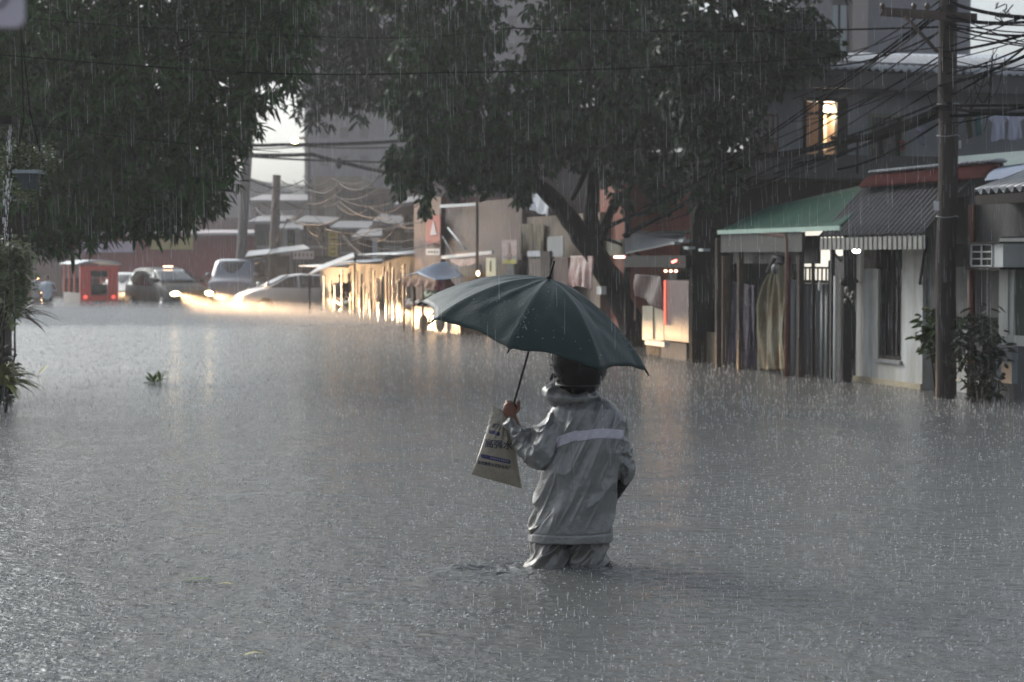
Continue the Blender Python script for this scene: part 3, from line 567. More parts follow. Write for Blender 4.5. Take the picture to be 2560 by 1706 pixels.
# --- neighbour house at the far right
t = thing('grey_house', 'grey house front at the right edge with corrugated roof edge and pale door', 'house', P(2480, 980), FF)
mb = MB(); a, b, zb, zt = rect(2310, 2700, 500, None, 0.05); dx0 = P(2500, 800, .05).x
mb.box(a, dx0, .05, .2, P(2420, 670, .05).z-.6, zt); mb.box(dx0-.002, b+.2, .052, .2, P(2520, 596, .05).z+.02, zt); mb.box(a+.1, dx0, .25, .4, -.55, zt-.2)
part('wall', mb, mat('dull_grey_render', (92, 91, 90), .75, .45, 1.4, .2, 12, stretch=(2, 2, .5)), t)
mb = MB(); x0 = P(2436, 480, -.45).x; zr = P(2445, 478, -.45).z; corr(mb, x0, b, -.45, zr, .6, zr+.38, .17, .035, .012); part('roof', mb, METAL_G, t)
mb = MB(); mb.box(x0, b, -.43, -.37, P(2445, 512, -.45).z, zr-.05); mb.box(x0, b, -.36, .049, P(2445, 512, -.45).z+.02, zr-.06); part('eave_beam', mb, DARKR, t)
dr = MB(); d0, d1 = P(2506, 800, .03).x, P(2640, 800, .03).x; dz = P(2512, 596, .03).z; db = P(2512, 862, .03).z
dr.box(d0, d0+.2, -.02, .05, db, dz); dr.box(d0+.202, d1, -.02, .05, dz-.09, dz-.002); dr.box(d0+.202, d1, -.018, .05, db, db+.12); dr.box(d0+.205, d0+.3, .0, .045, db+.122, dz-.092)
do = part('door', dr, mat('off_white_door', (168, 170, 166), .45, .2, 1.5), t)
mb = MB(); mb.box(d0+.3, d1-.01, .02, .03, db+.12, dz-.09); part('pane', mb, mat('green_glass', (66, 78, 70), .15, .3, 1.5), do)
mb = MB(); mb.box(d0-.02, d0+.44, -.1, -.025, P(2512, 958, -.1).z, db-.01); mb.box(d0-.05, d0-.022, -.12, -.02, -.3, db); part('lower_panel', mb, mat('blue_grey_panel', (108, 114, 122), .45, .2, 2), t)
mb = MB(); a, b, zb, zt = rect(2386, 2427, 676, None, .2); mb.box(a, b, .2, .24, -.55, zt); part('flaking_panel', mb, WALLW, t)
mb = MB(); a = P(2430, 600, -.02); mb.tube([(a.x, -.02, -.55), (a.x, -.02, P(2430, 512, -.02).z)], .05, 8); part('corner_pipe', mb, mat('brown_pipe', (104, 62, 48)), t)
ac = thing('air_conditioner', 'boxy window air conditioner in a dark frame, right of the wooden pole', 'air conditioner', P(2465, 672, -.25), FF)
a, b, zb, zt = rect(2424, 2504, 610, 668, -.32); mb = MB(); mb.box(a, b, -.3, .045, zb, zt); part('body', mb, mat('ac_grey', (176, 178, 178), .45, .1, 3), ac)
mb = MB(); gx1 = a+(b-a)*.7; n = 3
for i in range(4): z = zb+.01+(zt-zb-.03)*i/3; mb.box(a+.02, gx1, -.315, -.301, z, z+.012)
for i in range(3): q = a+.02+(gx1-a-.03)*i/2; mb.box(q, q+.012, -.318, -.3012, zb+.012, zt-.012)
part('grille', mb, WHITE, ac)
mb = MB(); mb.box(a+.02, gx1, -.3005, -.2998, zb+.012, zt-.012); part('recess', mb, BLACKP, ac)
mb = MB(); mb.box(a-.02, b+.03, -.36, .04, zb-.03, zb-.003); mb.box(a-.02, b+.03, -.36, .04, zt+.003, zt+.02); mb.box(a-.4, a-.022, -.3, .04, zb, zt); part('bracket_frame', mb, DARKR, ac)
PLG = mat('potted_leaf', (38, 50, 32), .4, .3, 2, island=.6, trans=.15)
def fbush(name, label, c, rad, n, nl, ln, wd, seed, m, parts=True):
    rng = np.random.default_rng(seed); p = rng.normal(0, 1, (n, 3)); p /= np.linalg.norm(p, axis=1)[:, None]; p *= rng.random(n)[:, None]**.4; cw = Fw(c)
    cl = p*np.array(rad)+np.array(cw); base = Vector((cw.x, cw.y, -.5)); t = thing(name, label, 'plant', base)
    st = MB()
    for i in range(10): q = Vector(cl[i]); st.tube([base+Vector((rng.normal()*.05, rng.normal()*.05, 0)), base.lerp(q, .5)+Vector((0, 0, .1)), q], [.014, .01, .004], 5)
    part('stem', st, BARK, t); v, F = leaf_cloud('f', cl, nl, ln, wd, .2, seed); part('foliage', npmesh('foliage', v-np.array(base), F), m, t)
fbush('roadside_shrub', 'dark leafy shrub in the water just right of the wooden pole', P(2452, 880, -.5), (.3, .25, .6), 95, 6, .13, .05, 51, PLG)
fbush('broad_leaved_shrub', 'fresher green shrub with bigger leaves poking out behind the wooden pole', P(2352, 830, -.35), (.3, .2, .3), 60, 6, .15, .075, 52, mat('fresh_leaf', (62, 84, 36), .4, .35, 2, island=.5, trans=.2))
# --- blue and green roofs behind, right edge
for nm, q, m, lb in (('blue_roof', ((2462, 418), (2620, 392), (2620, 432), (2462, 452), .8), mat('blue_sheet', (104, 118, 146), .4, .2, 1.5), 'pale blue metal roof sheet at the right edge above the grey house'),
                     ('green_roof', ((2385, 392), (2620, 372), (2620, 402), (2385, 430), 1.15), mat('grey_green_sheet', (92, 112, 104), .45, .25, 1.5), 'dull green roof sheet behind the blue one at the right edge')):
    a, b_, c, d, y = q; mb = MB(); aa, bb, cc, dd = P(*a, y+.5), P(*b_, y+.5), P(*c, y), P(*d, y); mb.prism([aa, bb, cc, dd], (0, .02, -.02)); solo(nm, mb, m, lb, 'roof', dd, FF)
# the upper house is turned to face the street crossing more squarely than the row in front of it
P_row, FF_row, U_row, Mi_row, A0_row = P, FF, U, Mi, A0
_an = math.radians(20); U = Vector((math.cos(_an), math.sin(_an), 0)); Mi = Vector((-math.sin(_an), math.cos(_an), 0)); _q = W(2350, 650, 33); A0 = Vector((_q.x, _q.y, 0)) - Mi*1.7
FF = Matrix.Translation(A0) @ Matrix.Rotation(_an, 4, 'Z')
# --- upper storey house set back
UY = 1.7
t = thing('upper_house', 'grey two-storey house behind the awnings with a lit window and washing', 'house', P(2250, 640, UY), FF)
x0, x1, zb, zt = rect(1885, 2750, 300, 395, UY); zb = P(2140, 398, UY).z; zt = P(2140, 176, UY).z+.15
wx0, wx1, wz0, wz1 = rect(2008, 2098, 256, 396, UY); vx0, vx1, _, vz1 = rect(2172, 2262, 282, 396, UY); wz1 = P(2050, 254, UY).z; vz1 = P(2200, 285, UY).z
mb = MB()
mb.box(x0, wx0, UY, UY+.15, zb, zt); mb.box(wx0+.001, wx1-.001, UY+.002, UY+.15, wz1, zt); mb.box(wx1, vx0, UY, UY+.15, zb, zt); mb.box(vx0+.001, vx1-.001, UY+.002, UY+.15, vz1, zt); mb.box(vx1, x1, UY, UY+.15, zb, zt)
part('wall', mb, mat('upper_grey_wall', (112, 112, 116), .75, .25, .8, .15, 12), t)
mb = MB(); rz = P(2140, 172, UY-.5).z; corr(mb, x0, x1, UY-.5, rz, UY+1.2, rz+.45, .15, .025, .01); part('roof', mb, METAL_G, t)
mb = MB(); mb.box(x0, x1, UY-.45, UY-.4, rz-.32, rz-.04); mb.box(x0, x1, UY-.39, UY-.003, rz-.3, rz-.26); part('eave_board', mb, mat('dark_eave', (64, 62, 62), .7, .3, 2), t)
mb = MB(); sy = .6; mb.box(x0-1, P(2400, 440, sy).x, sy, UY-.003, P(2140, 448, sy).z, zb-.0); part('balcony_slab', mb, mat('dark_balcony', (52, 50, 50), .75, .35, 1.5), t)
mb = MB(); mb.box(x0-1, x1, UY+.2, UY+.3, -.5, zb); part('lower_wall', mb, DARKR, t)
fr_ = MB(); 
for q in (wx0, (wx0+wx1)/2-.02, wx1-.05): fr_.box(q, q+.05, UY-.03, UY+.06, zb+.01, wz1)
fr_.box(wx0-.03, wx1+.12, UY-.05, UY-.001, wz1, wz1+.06); fr_.box(wx1+.003, wx1+.14, UY-.045, UY-.004, zb+.01, wz1-.005); fr_.box(wx0+.052, wx1-.052, UY, UY+.03, wz1-.22, wz1-.18)
wn = part('window', fr_, DARKR, t, 'lit window with warm lamp')
mb = MB(); mb.box(wx0, wx1+.3, UY+1.5, UY+1.52, zb-.3, wz1+.4); mb.box(wx1+.05, wx1+.07, UY+.16, UY+1.49, zb-.3, wz1+.4); mb.box(wx0-.3, wx1+.05, UY+.16, UY+1.49, wz1+.3, wz1+.32); part('room_wall', mb, mat('warm_room', (150, 118, 92), .8, .4, 1.5), wn)
mb = MB(); mb.box(P(2056, 300, UY+.5).x, P(2084, 300, UY+.5).x, UY+.5, UY+.52, P(2080, 395, UY+.5).z-.2, P(2080, 285, UY+.5).z); part('curtain', mb, mat('cream_curtain', (226, 206, 178), .8, .15, 3, trans=.4, stretch=(6, 1, 1)), wn)
mb = MB(); c = P(2068, 272, UY+.25); mb.ell(c, (.085, .06, .06), 10, 8); part('lamp', mb, lamp_mat('lamp_glow_warm', (1, .86, .58), 22), wn)
pl = bpy.data.lights.new('room_lamp', 'POINT'); pl.energy = 30; pl.color = (1, .85, .62); pl.shadow_soft_size = .08; po = bpy.data.objects.new('room_lamp', pl); SC.collection.objects.link(po); po.location = Fw(c+Vector((0, -.09, -.1)))
wf = MB(); wf.box(vx0, vx0+.05, UY-.02, UY+.05, zb+.01, vz1); wf.box(vx1-.05, vx1, UY-.02, UY+.05, zb+.01, vz1); wf.box(vx0+.052, vx1-.052, UY-.02, UY+.05, vz1-.05, vz1); wf.box((vx0+vx1)/2-.02, (vx0+vx1)/2+.02, UY-.02, UY+.05, zb+.01, vz1-.052)
wn = part('window', wf, mat('olive_frame', (92, 92, 74), .6, .3), t); mb = MB(); mb.box(vx0, vx1, UY+.1, UY+.11, zb, vz1); part('pane', mb, mat('smoky_pane', (52, 50, 52)), wn)
mb = MB(); a = P(2144, 350, sy); mb.tube([(a.x, sy, zb-.3), (a.x, sy, P(2144, 352, sy).z), (a.x-.1, sy, P(2144, 348, sy).z+.02)], .02, 6); part('vent_pipe', mb, BLACKP, t)
mb = MB(); a, b, _, z1 = rect(1862, 1945, 290, 395, 1.2); 
for i in range(8): q = a+(b-a)*i/7; mb.box(q-.012, q+.012, 1.2, 1.22, zb, z1)
mb.box(a, b, 1.19, 1.23, z1, z1+.04); mb.box(a, b, 1.24, 1.26, zb, z1-.4); part('balcony_railing', mb, mat('rusty_railing', (72, 50, 42), .6, .4), t)
# washing on a line
def shirt(px, py, h_, wd, m, lb, y=.95, seed=0):
    c = P(px, py, y); ppm = FPX/25.; H_ = h_/ppm; Wd = wd/ppm*1.9; mb = MB(); rng = random.Random(seed); ph = rng.uniform(0, 6)
    out = [(0, 0), (.24, .02), (.5, -.16), (.42, -.34), (.29, -.24), (.27, -1), (-.27, -1), (-.29, -.24), (-.42, -.34), (-.5, -.16), (-.24, .02)]
    vs = []; n = 26
    def half(v):    # half width at height -v
        if v < .16: return .24+.26*v/.16
        if v < .3: return .5-.2*(v-.16)/.14
        return .285
    mb.sheet(lambda u, v: Vector((c.x+(u*2-1)*half(v)*Wd*(1+.03*math.sin(7*v+ph)), y-.03*math.sin(11*u+4*v+ph)-.02*math.sin(23*u+ph), c.z-H_*v-.02*math.sin(5*u+ph)*v)), 22, 20, .012)
    solo('washed_shirt', mb, m, lb, 'shirt', (c.x, y, c.z-H_), FF, group='washing hung out on the balcony')
shirt(2496, 288, 82, 44, mat('white_cotton', (178, 178, 196), .8, .1, 4), 'big white shirt on the washing line, left one of the white pair', seed=1)
shirt(2537, 284, 84, 46, mat('white_cotton', (178, 178, 196)), 'big white shirt on the washing line at the very right edge', seed=2)
shirt(2447, 290, 62, 18, mat('teal_cotton', (74, 112, 116), .8, .2, 4), 'narrow teal garment on the washing line beside the white shirts', seed=3)
shirt(2424, 292, 68, 16, mat('olive_cotton', (78, 80, 60), .8, .2, 4), 'narrow olive garment on the line nearest the wooden pole', seed=4)
shirt(2304, 320, 50, 26, mat('pale_cotton', (134, 136, 150), .8, .3, 8), 'small pale patterned shirt on the line left of the wooden pole', seed=5)
shirt(2255, 352, 28, 14, mat('red_cotton', (120, 48, 42), .8, .2, 4), 'small red garment on the line above the balcony', seed=6)
mb = MB(); a = P(2230, 300, .95); b_ = P(2620, 270, .95); mb.tube([a, a.lerp(b_, .5)-Vector((0, 0, .05)), b_], .005, 4); solo('washing_line', mb, CABLE, 'thin washing line strung along the upper balcony', 'line', a, FF)
# pale roof and grey tower behind the upper house
mb = MB(); a = P(2140, 178, 5); b_ = P(2800, 205, 5); mb.prism([P(2140, 132, 9), P(2900, 146, 9), P(2900, 196, 5), P(2140, 180, 5)], (0, .05, -.1)); solo('pale_roof', mb, mat('pale_metal_roof', (196, 200, 206), .5, .1, .6), 'pale wet metal roof seen above the grey upper house', 'roof', a, FF)
P, FF, U, Mi, A0 = P_row, FF_row, U_row, Mi_row, A0_row
t = thing('grey_tower', 'tall plain grey building behind the wires in the upper right corner', 'building', (W(2270, 600, 60).x, 60, 0))
mb = MB(); a = W(1960, 100, 60).x; b_ = W(2144, 100, 60).x; c = W(2405, 100, 60).x; d = W(2108, 100, 60).x; e = W(2062, 100, 60).x
mb.box(a, e, 58.6, 70, -.5, 14); mb.box(e+.01, d, 59.2, 70, -.5, 14); part('side_wing', mb, mat('tower_grey_b', (122, 120, 126), .8, .1, .3), t)
mb = MB(); mb.box(d+.01, b_, 58.3, 70, -.5, 14); part('pilaster', mb, mat('tower_beige', (150, 142, 140), .8, .1, .3), t)
mb = MB(); mb.box(b_+.01, c, 58.9, 70, -.5, 14); part('wall', mb, mat('tower_grey', (112, 112, 122), .8, .1, .3), t)
for z0 in (7.9, 9.6):
    wf = MB(); wf.box(e+.06, d-.06, 59.1, 59.19, z0, z0+1.45); wn = part('window', wf, mat('pale_window', (200, 212, 220), .2, .1), t); mb = MB(); mb.box((e+d)/2-.03, (e+d)/2+.03, 59.05, 59.099, z0, z0+1.45); mb.box(e+.07, d-.07, 59.06, 59.098, z0+.7, z0+.75); part('mullion', mb, DARKR, wn)
# ================================================================== MIDDLE: sheds and stalls from the tree trunk to the far left
def shed(name, label, cat, px0, px1, pt, col, y=0., dep=2.5, roof=None, m=None, rough=.7, at=0, top_y=None):
    t = thing(name, label, cat, P((px0+px1)/2, 900, y), FF); a, b, zb, zt = rect(px0, px1, pt, None, y, at)
    mb = MB(); mb.box(a, b, y, y+dep, -.55, zt); part('wall', mb, m or mat(name+'_wall_'+str(px0), col, rough, .35, 1.6, .15, 10, stretch=(1.5, 1.5, .5)), t)
    if roof: mb = MB(); corr(mb, a-.1, b+.1, y-roof[0], zt+.03, y+dep, zt+roof[1], .12, .016, .008); part('roof', mb, METAL_G, t)
    return t, a, b, zt
def panel(t, nm, px0, px1, pt, pb, y, th, m, at=0, label=None):
    mb = MB(); fbox(mb, px0, px1, pt, pb, y, y+th, at); return part(nm, mb, m, t, label)
# --- shed with hinged doors, beside the red cabinet
t, a, b, zt = shed('shuttered_shed', 'low dark shed with grey plywood shutters, right of the tall red cabinet', 'shed', 1700, 1830, 610, (52, 50, 48), .25, 1.6)
panel(t, 'shutter', 1722, 1760, 692, 812, .1, .03, mat('grey_shutter', (84, 86, 84), .6, .3, 3)); panel(t, 'shutter', 1763, 1800, 690, 812, .1, .03, mat('grey_shutter', (84, 86, 84)))
panel(t, 'counter_panel', 1745, 1792, 828, None, -.1, .03, mat('beige_plywood', (124, 112, 92), .65, .3, 2)); panel(t, 'counter_panel', 1716, 1743, 820, None, -.08, .03, mat('grey_board', (90, 88, 84), .65, .3, 2))
mb = MB(); mb.tube([P(1722, 715, .05), P(1795, 800, .02)], .02, 5); mb.tube([P(1728, 812, .05), P(1790, 820, .02)], .02, 5); part('strut', mb, BLACKP, t)
mb = MB(); mb.box(P(1806, 900, -.15).x-.05, P(1806, 900, -.15).x+.05, -.17, -.07, -.55, P(1806, 640, -.15).z); part('post', mb, mat('brown_post', (98, 76, 62), .7, .3, 4), t)
# roofs over it
t = thing('grey_sheet_roof', 'sagging grey sheet-metal roof above the red cabinet, right of the tree trunk', 'roof', P(1640, 640, 0), FF)
mb = MB(); mb.prism([P(1562, 576, .8), P(1712, 582, .8), P(1712, 600, -.5), P(1562, 632, -.5)], (0, .01, -.03)); part('sheet', mb, mat('dull_roof_sheet', (126, 128, 132), .4, .25, 1.2, .1), t)
mb = MB(); mb.box(P(1562, 630, -.45).x, P(1715, 630, -.45).x, -.45, .6, P(1562, 668, -.45).z, P(1562, 640, -.45).z); part('beam', mb, BLACKP, t)
mb = MB()
for q in ((1690, 608), (1712, 602), (1725, 620), (1762, 625)):
    c = P(*q, -.55); mb.box(c.x-.09, c.x+.1, -.62, -.5, c.z-.025, c.z+.02)
part('loose_sheet', mb, mat('pale_plastic', (196, 204, 206)), t)
t = thing('pink_grey_roof', 'pale pinkish corrugated roof behind the branches, above the sagging grey roof', 'roof', P(1620, 560, 1.2), FF)
mb = MB(); x0, x1 = P(1556, 500, 2.2).x, P(1728, 500, 2.2).x; corr(mb, x0, x1, 1.0, P(1562, 574, 1.).z, 3.2, P(1562, 492, 3.2).z, .2, .02, .01); part('sheet', mb, mat('pinkish_sheet', (206, 196, 204), .45, .12, .8), t)
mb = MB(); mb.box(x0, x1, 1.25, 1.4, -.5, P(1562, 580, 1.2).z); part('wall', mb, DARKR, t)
# red cabinet, cream cabinet, tarp, tube lights
t = thing('red_cabinet', 'tall dark red vending cabinet with glowing red edge tube, right of the tree trunk', 'cabinet', P(1690, 900, -.25), FF)
mb = MB(); fbox(mb, 1661, 1722, 700, 850, -.35, .1); part('body', mb, mat('dark_red_paint', (70, 13, 12), .4, .25, 2), t)
mb = MB(); fbox(mb, 1672, 1692, 680, 699, -.3, .0); part('cap', mb, BLACKP, t)
mb = MB(); c = P(1662, 775, -.36); mb.tube([P(1662, 702, -.365), P(1662, 812, -.365)], .013, 6); part('edge_tube', mb, lamp_mat('lamp_glow_red', (1, .14, .09), 1.3), t)
mb = MB()
for q in (1664, 1677, 1690): mb.ell(P(q, 678, -.4), (.035, .03, .022), 8, 5)
part('lamp', mb, lamp_mat('lamp_glow_orange', (1, .5, .35), 4), t)
mb = MB(); fbox(mb, 1652, 1716, 852, None, -.3, .05); part('base', mb, mat('grey_concrete_block', (98, 98, 98), .8, .3, 4), t)
mb = MB(); mb.tube([P(1680, 656, -.5), P(1712, 644, -.35)], .02, 6); solo('tube_light', mb, lamp_mat('lamp_glow_red2', (1, .2, .14), 4), 'slanting red-glowing tube light above the red cabinet', 'tube light', P(1696, 650, -.45), FF)
t = thing('cream_cabinet', 'lit cream cabinet with pale shelf, between the tree trunk and the red cabinet', 'cabinet', P(1635, 880, -.2), FF)
mb = MB(); fbox(mb, 1606, 1659, 765, 850, -.2, .2); part('body', mb, mat('cream_panel_glow', (160, 150, 128), .5, .12, 3, emit=.08), t); mb = MB(); fbox(mb, 1612, 1661, 850, 862, -.32, .2); part('shelf', mb, WHITE, t); mb = MB(); fbox(mb, 1615, 1650, 863, None, -.12, .2); part('base', mb, DARKR, t)  # faint emission in the body colour gives the cabinet its lit look
mb = MB(); fbox(mb, 1632, 1634, 768, 848, -.208, -.2); part('door_gap', mb, DARKR, t)
mb = MB()
def fn(u, v): q = P(1590+70*u, 685+5*u + v*(55+35*u), -.3); q.y -= .05*math.sin(8*u+3*v); return q
mb.sheet(fn, 24, 14, .006); solo('red_tarp', mb, mat('dark_red_tarp', (84, 36, 34), .4, .5, 3, .1), 'dark red tarpaulin hanging over the cream cabinet', 'tarpaulin', P(1620, 770, -.3), FF)
mb = MB(); mb.ell(P(1582, 649, -.3), (.04, .04, .065), 8, 8); solo('light_bulb', mb, lamp_mat('lamp_glow_white', (1, .98, .92), 9), 'bare white bulb hanging just right of the leaning trunk', 'bulb', P(1582, 655, -.3), FF)
mb = MB(); fbox(mb, 1534, 1563, 640, 646, -.2, -.17); solo('shelf_light', mb, lamp_mat('lamp_glow_pink', (1, .45, .4), 3), 'short pinkish light strip behind the leaning trunk', 'tube light', P(1548, 646, -.2), FF)
mb = MB()
for px, a_, b_ in ((1590, 660, 800), (1597, 670, 700)): mb.tube([P(px, a_, -.25), P(px-3, b_, -.25)], .018, 5)
solo('pale_post', mb, mat('pale_pinkish_post', (150, 116, 112), .6, .4, 8), 'thin pale post beside the bare bulb', 'post', P(1590, 800, -.25), FF)
# brown brick-red wall behind the trunk
t, a, b, zt = shed('red_brown_house', 'narrow red-brown walled house behind the leaning trunk', 'house', 1500, 1562, 470, (160, 96, 78), .6, 3); 
panel(t, 'lower_panel', 1515, 1561, 600, 640, .5, .05, mat('khaki_board', (120, 116, 98), .7, .3, 3)); mb = MB(); q = P(1563, 700, .3); mb.box(q.x-.05, q.x, .3, .4, -.55, P(1563, 500, .3).z); part('corner_post', mb, BLACKP, t)
# --- stall row, x 1100..1500
t, a, b, zt = shed('curtained_stall', 'stall with beige curtains and white canopy cloth, left of the leaning trunk', 'stall', 1300, 1500, 545, (150, 132, 116), .4, 2.5)
mb = MB(); cloth(mb, P(1302, 485, .2), P(1378, 485, .2), P(1308, 520, -.1), P(1372, 540, -.1), .05, 3, seed=7); part('canopy_cloth', mb, mat('white_canvas', (178, 180, 186), .6, .15, 3), t)
for k, (x0_, x1_) in enumerate(((1303, 1330), (1332, 1360))): mb = MB(); cloth(mb, P(x0_, 560, .3), P(x1_, 560, .3), P(x0_, 638, .3), P(x1_, 638, .3), .03, 3, seed=8+k); part('curtain', mb, mat('beige_curtain', (148, 138, 118), .8, .2, 4), t)
panel(t, 'post', 1352, 1374, 628, None, .0, .1, WOOD_D); panel(t, 'valance', 1318, 1350, 628, 642, .0, .02, mat('white_canvas', (178, 180, 186))); panel(t, 'valance', 1368, 1408, 592, 642, .05, .02, mat('grey_white_canvas', (138, 140, 142), .6, .2, 3))
panel(t, 'counter', 1322, 1352, 645, None, .05, .05, mat('grey_brown_board', (98, 84, 74), .7, .3, 4)); panel(t, 'counter', 1376, 1420, 645, None, .06, .05, mat('red_brown_board', (84, 58, 50), .7, .4, 4))
mb = MB(); cloth(mb, P(1425, 640, -.1), P(1482, 640, -.1), P(1424, 716, -.15), P(1486, 722, -.15), .05, 3, seed=10); solo('red_white_sheet', mb, mat('red_white_plastic', (188, 172, 164), .5, .5, 2.5, c2=(128, 44, 36)), 'red and white plastic sheet hung between the umbrella and the trunk', 'sheet', P(1455, 720, -.1), FF)
mb = MB(); fbox(mb, 1491, 1503, 716, 736, -.12, -.02); solo('white_box', mb, WHITE, 'small white box on the stall ledge left of the leaning trunk', 'box', P(1500, 738, -.2), FF)
t, a, b, zt = shed('dark_panel_stall', 'dark board-fronted stall with a long white gutter strip, above the dark umbrella', 'stall', 1100, 1305, 515, (108, 90, 82), .3, 3)
mb = MB(); mb.prism([P(1103, 640, -.15), P(1103, 648, -.15), P(1230, 635, -.15), P(1230, 627, -.15)], (0, .04, 0)); part('gutter_strip', mb, mat('pale_strip', (176, 186, 192), .4, .1), t)
mb = MB(); mb.prism([P(1100, 512, .1), P(1100, 520, .1), P(1190, 514, .1), P(1190, 508, .1)], (0, .04, 0)); part('roof_trim', mb, mat('pale_strip', (176, 186, 192)), t)
mb = MB(); mb.tube([P(1120, 570, .1), P(1165, 625, .1)], .022, 5); mb.tube([P(1105, 590, .1), P(1130, 632, .1)], .012, 5); part('strut', mb, mat('pale_strip', (176, 186, 192)), t)
mb = MB(); cloth(mb, P(1125, 648, -.2), P(1190, 645, -.2), P(1132, 662, -.3), P(1192, 660, -.3), .03, 2, seed=12, sag=.05); part('fringe', mb, mat('peach_cloth', (150, 112, 92), .7, .3, 5), t)
panel(t, 'lower_panel', 1228, 1298, 650, None, .1, .05, mat('brown_board_b', (88, 74, 66), .7, .3, 3)); panel(t, 'awning_valance', 1130, 1200, 662, 690, .05, .03, mat('blue_grey_cloth', (88, 100, 116), .6, .3, 3))
po_ = thing('portrait_poster', 'portrait poster with yellow lower band on the stall front above the umbrella', 'poster', P(1273, 660, -.05), FF)
mb = MB(); fbox(mb, 1255, 1292, 601, 660, -.05, -.04); part('sheet', mb, mat('poster_paper', (176, 160, 160), .6, .2, 6, c2=(140, 112, 108)), po_)
mb = MB(); fbox(mb, 1257, 1290, 649, 660, -.056, -.051); part('band', mb, mat('poster_yellow', (176, 168, 70), .6, .2), po_)
mb = MB(); fbox(mb, 1258, 1289, 640, 648, -.056, -.051); c = P(1273, 622, -.055); part('lower_band', mb, mat('poster_grey', (120, 120, 122), .6, .2), po_)
mb = MB(); mb.ell(P(1273, 624, -.055), (.13, .006, .16), 14, 10); mb.ell(P(1273, 642, -.055), (.22, .006, .09), 14, 8); part('portrait', mb, mat('poster_brown', (122, 78, 68), .6, .3, 12, c2=(60, 44, 42)), po_)
panel(po_, 'backing', 1268, 1284, 661, 700, -.03, .02, mat('grey_white_canvas', (138, 140, 142)))
po_ = thing('cream_sign', 'small cream upright sign with an oval mark, peeking over the umbrella', 'sign', P(1228, 690, -.35), FF)
mb = MB(); fbox(mb, 1215, 1240, 645, 692, -.35, -.33); part('board', mb, mat('cream_sign_paint', (196, 188, 152), .5, .1), po_)
mb = MB(); c = P(1227, 666, -.352); mb.tube([c+Vector((.055*math.cos(k*PI/6), 0, .12*math.sin(k*PI/6))) for k in range(13)], .011, 4); mb.ell(c, (.018, .004, .05), 6, 6); part('mark', mb, mat('sign_ochre', (128, 100, 60), .5, .1), po_)
mb = MB(); q = P(1228, 900, -.34); mb.box(q.x-.02, q.x+.02, -.329, -.3, -.55, P(1228, 690, -.34).z); part('post', mb, DARKR, po_)
t = thing('thin_pole', 'thin straight brown pole in front of the dark board-fronted stall', 'pole', P(1193, 900, -.4), FF); mb = MB(); q = P(1193, 900, -.4); mb.tube([(q.x, -.4, -.55), (q.x, -.4, P(1193, 440, -.4).z)], .035, 8); part('shaft', mb, mat('brown_pole', (92, 74, 64), .6, .3), t)
mb = MB(); mb.ell(P(1195, 684, -.46), (.05, .04, .06), 8, 6); part('lamp', mb, lamp_mat('lamp_glow_amber', (1, .62, .32), 6), t)
# --- red banner house, x 1040..1105
t, a, b, zt = shed('banner_house', 'brown house front carrying a tall red banner and a small white sign board', 'house', 1035, 1102, 500, (128, 102, 90), .2, 3)
panel(t, 'banner', 1064, 1100, 540, 610, .05, .02, mat('red_banner', (158, 62, 54), .6, .25, 2)); mb = MB(); mb.prism([P(1075, 588, .03), P(1083, 552, .03), P(1092, 588, .03)], (0, .015, 0)); part('banner_mark', mb, mat('pale_banner', (186, 180, 184), .6, .1), t)
panel(t, 'sign_board', 1065, 1099, 623, 638, -.05, .03, mat('white_sign_board', (186, 188, 190), .5, .1)); 
mb = MB()
for i in range(4): fbox(mb, 1070+i*7, 1074+i*7, 628, 633, -.056, -.051)
part('sign_marks', mb, DARKR, t)
# --- blue parasol / tarp stall
t = thing('blue_canopy_stall', 'market stall under a sagging blue tarpaulin canopy, left tip of the dark umbrella', 'stall', P(1075, 900, -1.), FF)
mb = MB(); p0, p1, p2, p3 = P(998, 690, -1.6), P(1090, 700, -1.9), P(1160, 690, -.4), P(1075, 676, -.2)
def fn(u, v):
    p = (p0*(1-u)+p1*u)*(1-v)+(p3*(1-u)+p2*u)*v; p.z += .28*(1-abs(2*u-1))*(.4+.6*v) - .05*math.sin(9*u)*math.sin(PI*v); return p
mb.sheet(fn, 30, 16, .01, (0, 0, -1)); part('canopy', mb, mat('blue_tarp', (92, 116, 146), .4, .25, 2, .15, 10), t)
mb = MB(); cloth(mb, P(1002, 692, -1.55), P(1088, 702, -1.85), P(1006, 714, -1.5), P(1086, 722, -1.8), .03, 4, seed=14); part('fringe', mb, mat('peach_cloth', (150, 112, 92)), t)
for px, y in ((1034, -1.4), (1057, -1.7), (1010, -1.5), (1120, -.9)):
    mb = MB(); q = P(px, 800, y); mb.tube([(q.x, y, -.55), (q.x, y, P(px, 700, y).z)], .03, 6); part('post', mb, mat('wet_tan_post', (150, 108, 80), .3, .3, 5), t)
for px, py, col, nm in ((1090, 740, (96, 120, 62), 'vegetable_heap'), (1112, 716, (178, 62, 82), 'package_heap'), (1040, 760, (96, 70, 52), 'sack_heap')):
    mb = MB(); rng = random.Random(px)
    for i in range(9): mb.ell(P(px-18+i*4, py+rng.uniform(-6, 7), -.7+rng.uniform(-.06, .06)), (rng.uniform(.13, .18), .14, rng.uniform(.1, .14)), 8, 6)
    solo(nm, mb, mat(nm+'_goods', col, .5, .4, 6), {'vegetable_heap': 'heap of green vegetables on the blue-canopied stall', 'package_heap': 'heap of pink and red packaged goods under the blue canopy', 'sack_heap': 'heap of brown sacks on the blue-canopied stall'}[nm], 'goods', P(px, py, -.7), FF)
mb = MB(); fbox(mb, 1030, 1150, 765, None, -.9, -.3); part('table', mb, mat('stall_table', (84, 66, 54), .6, .4, 4), t)
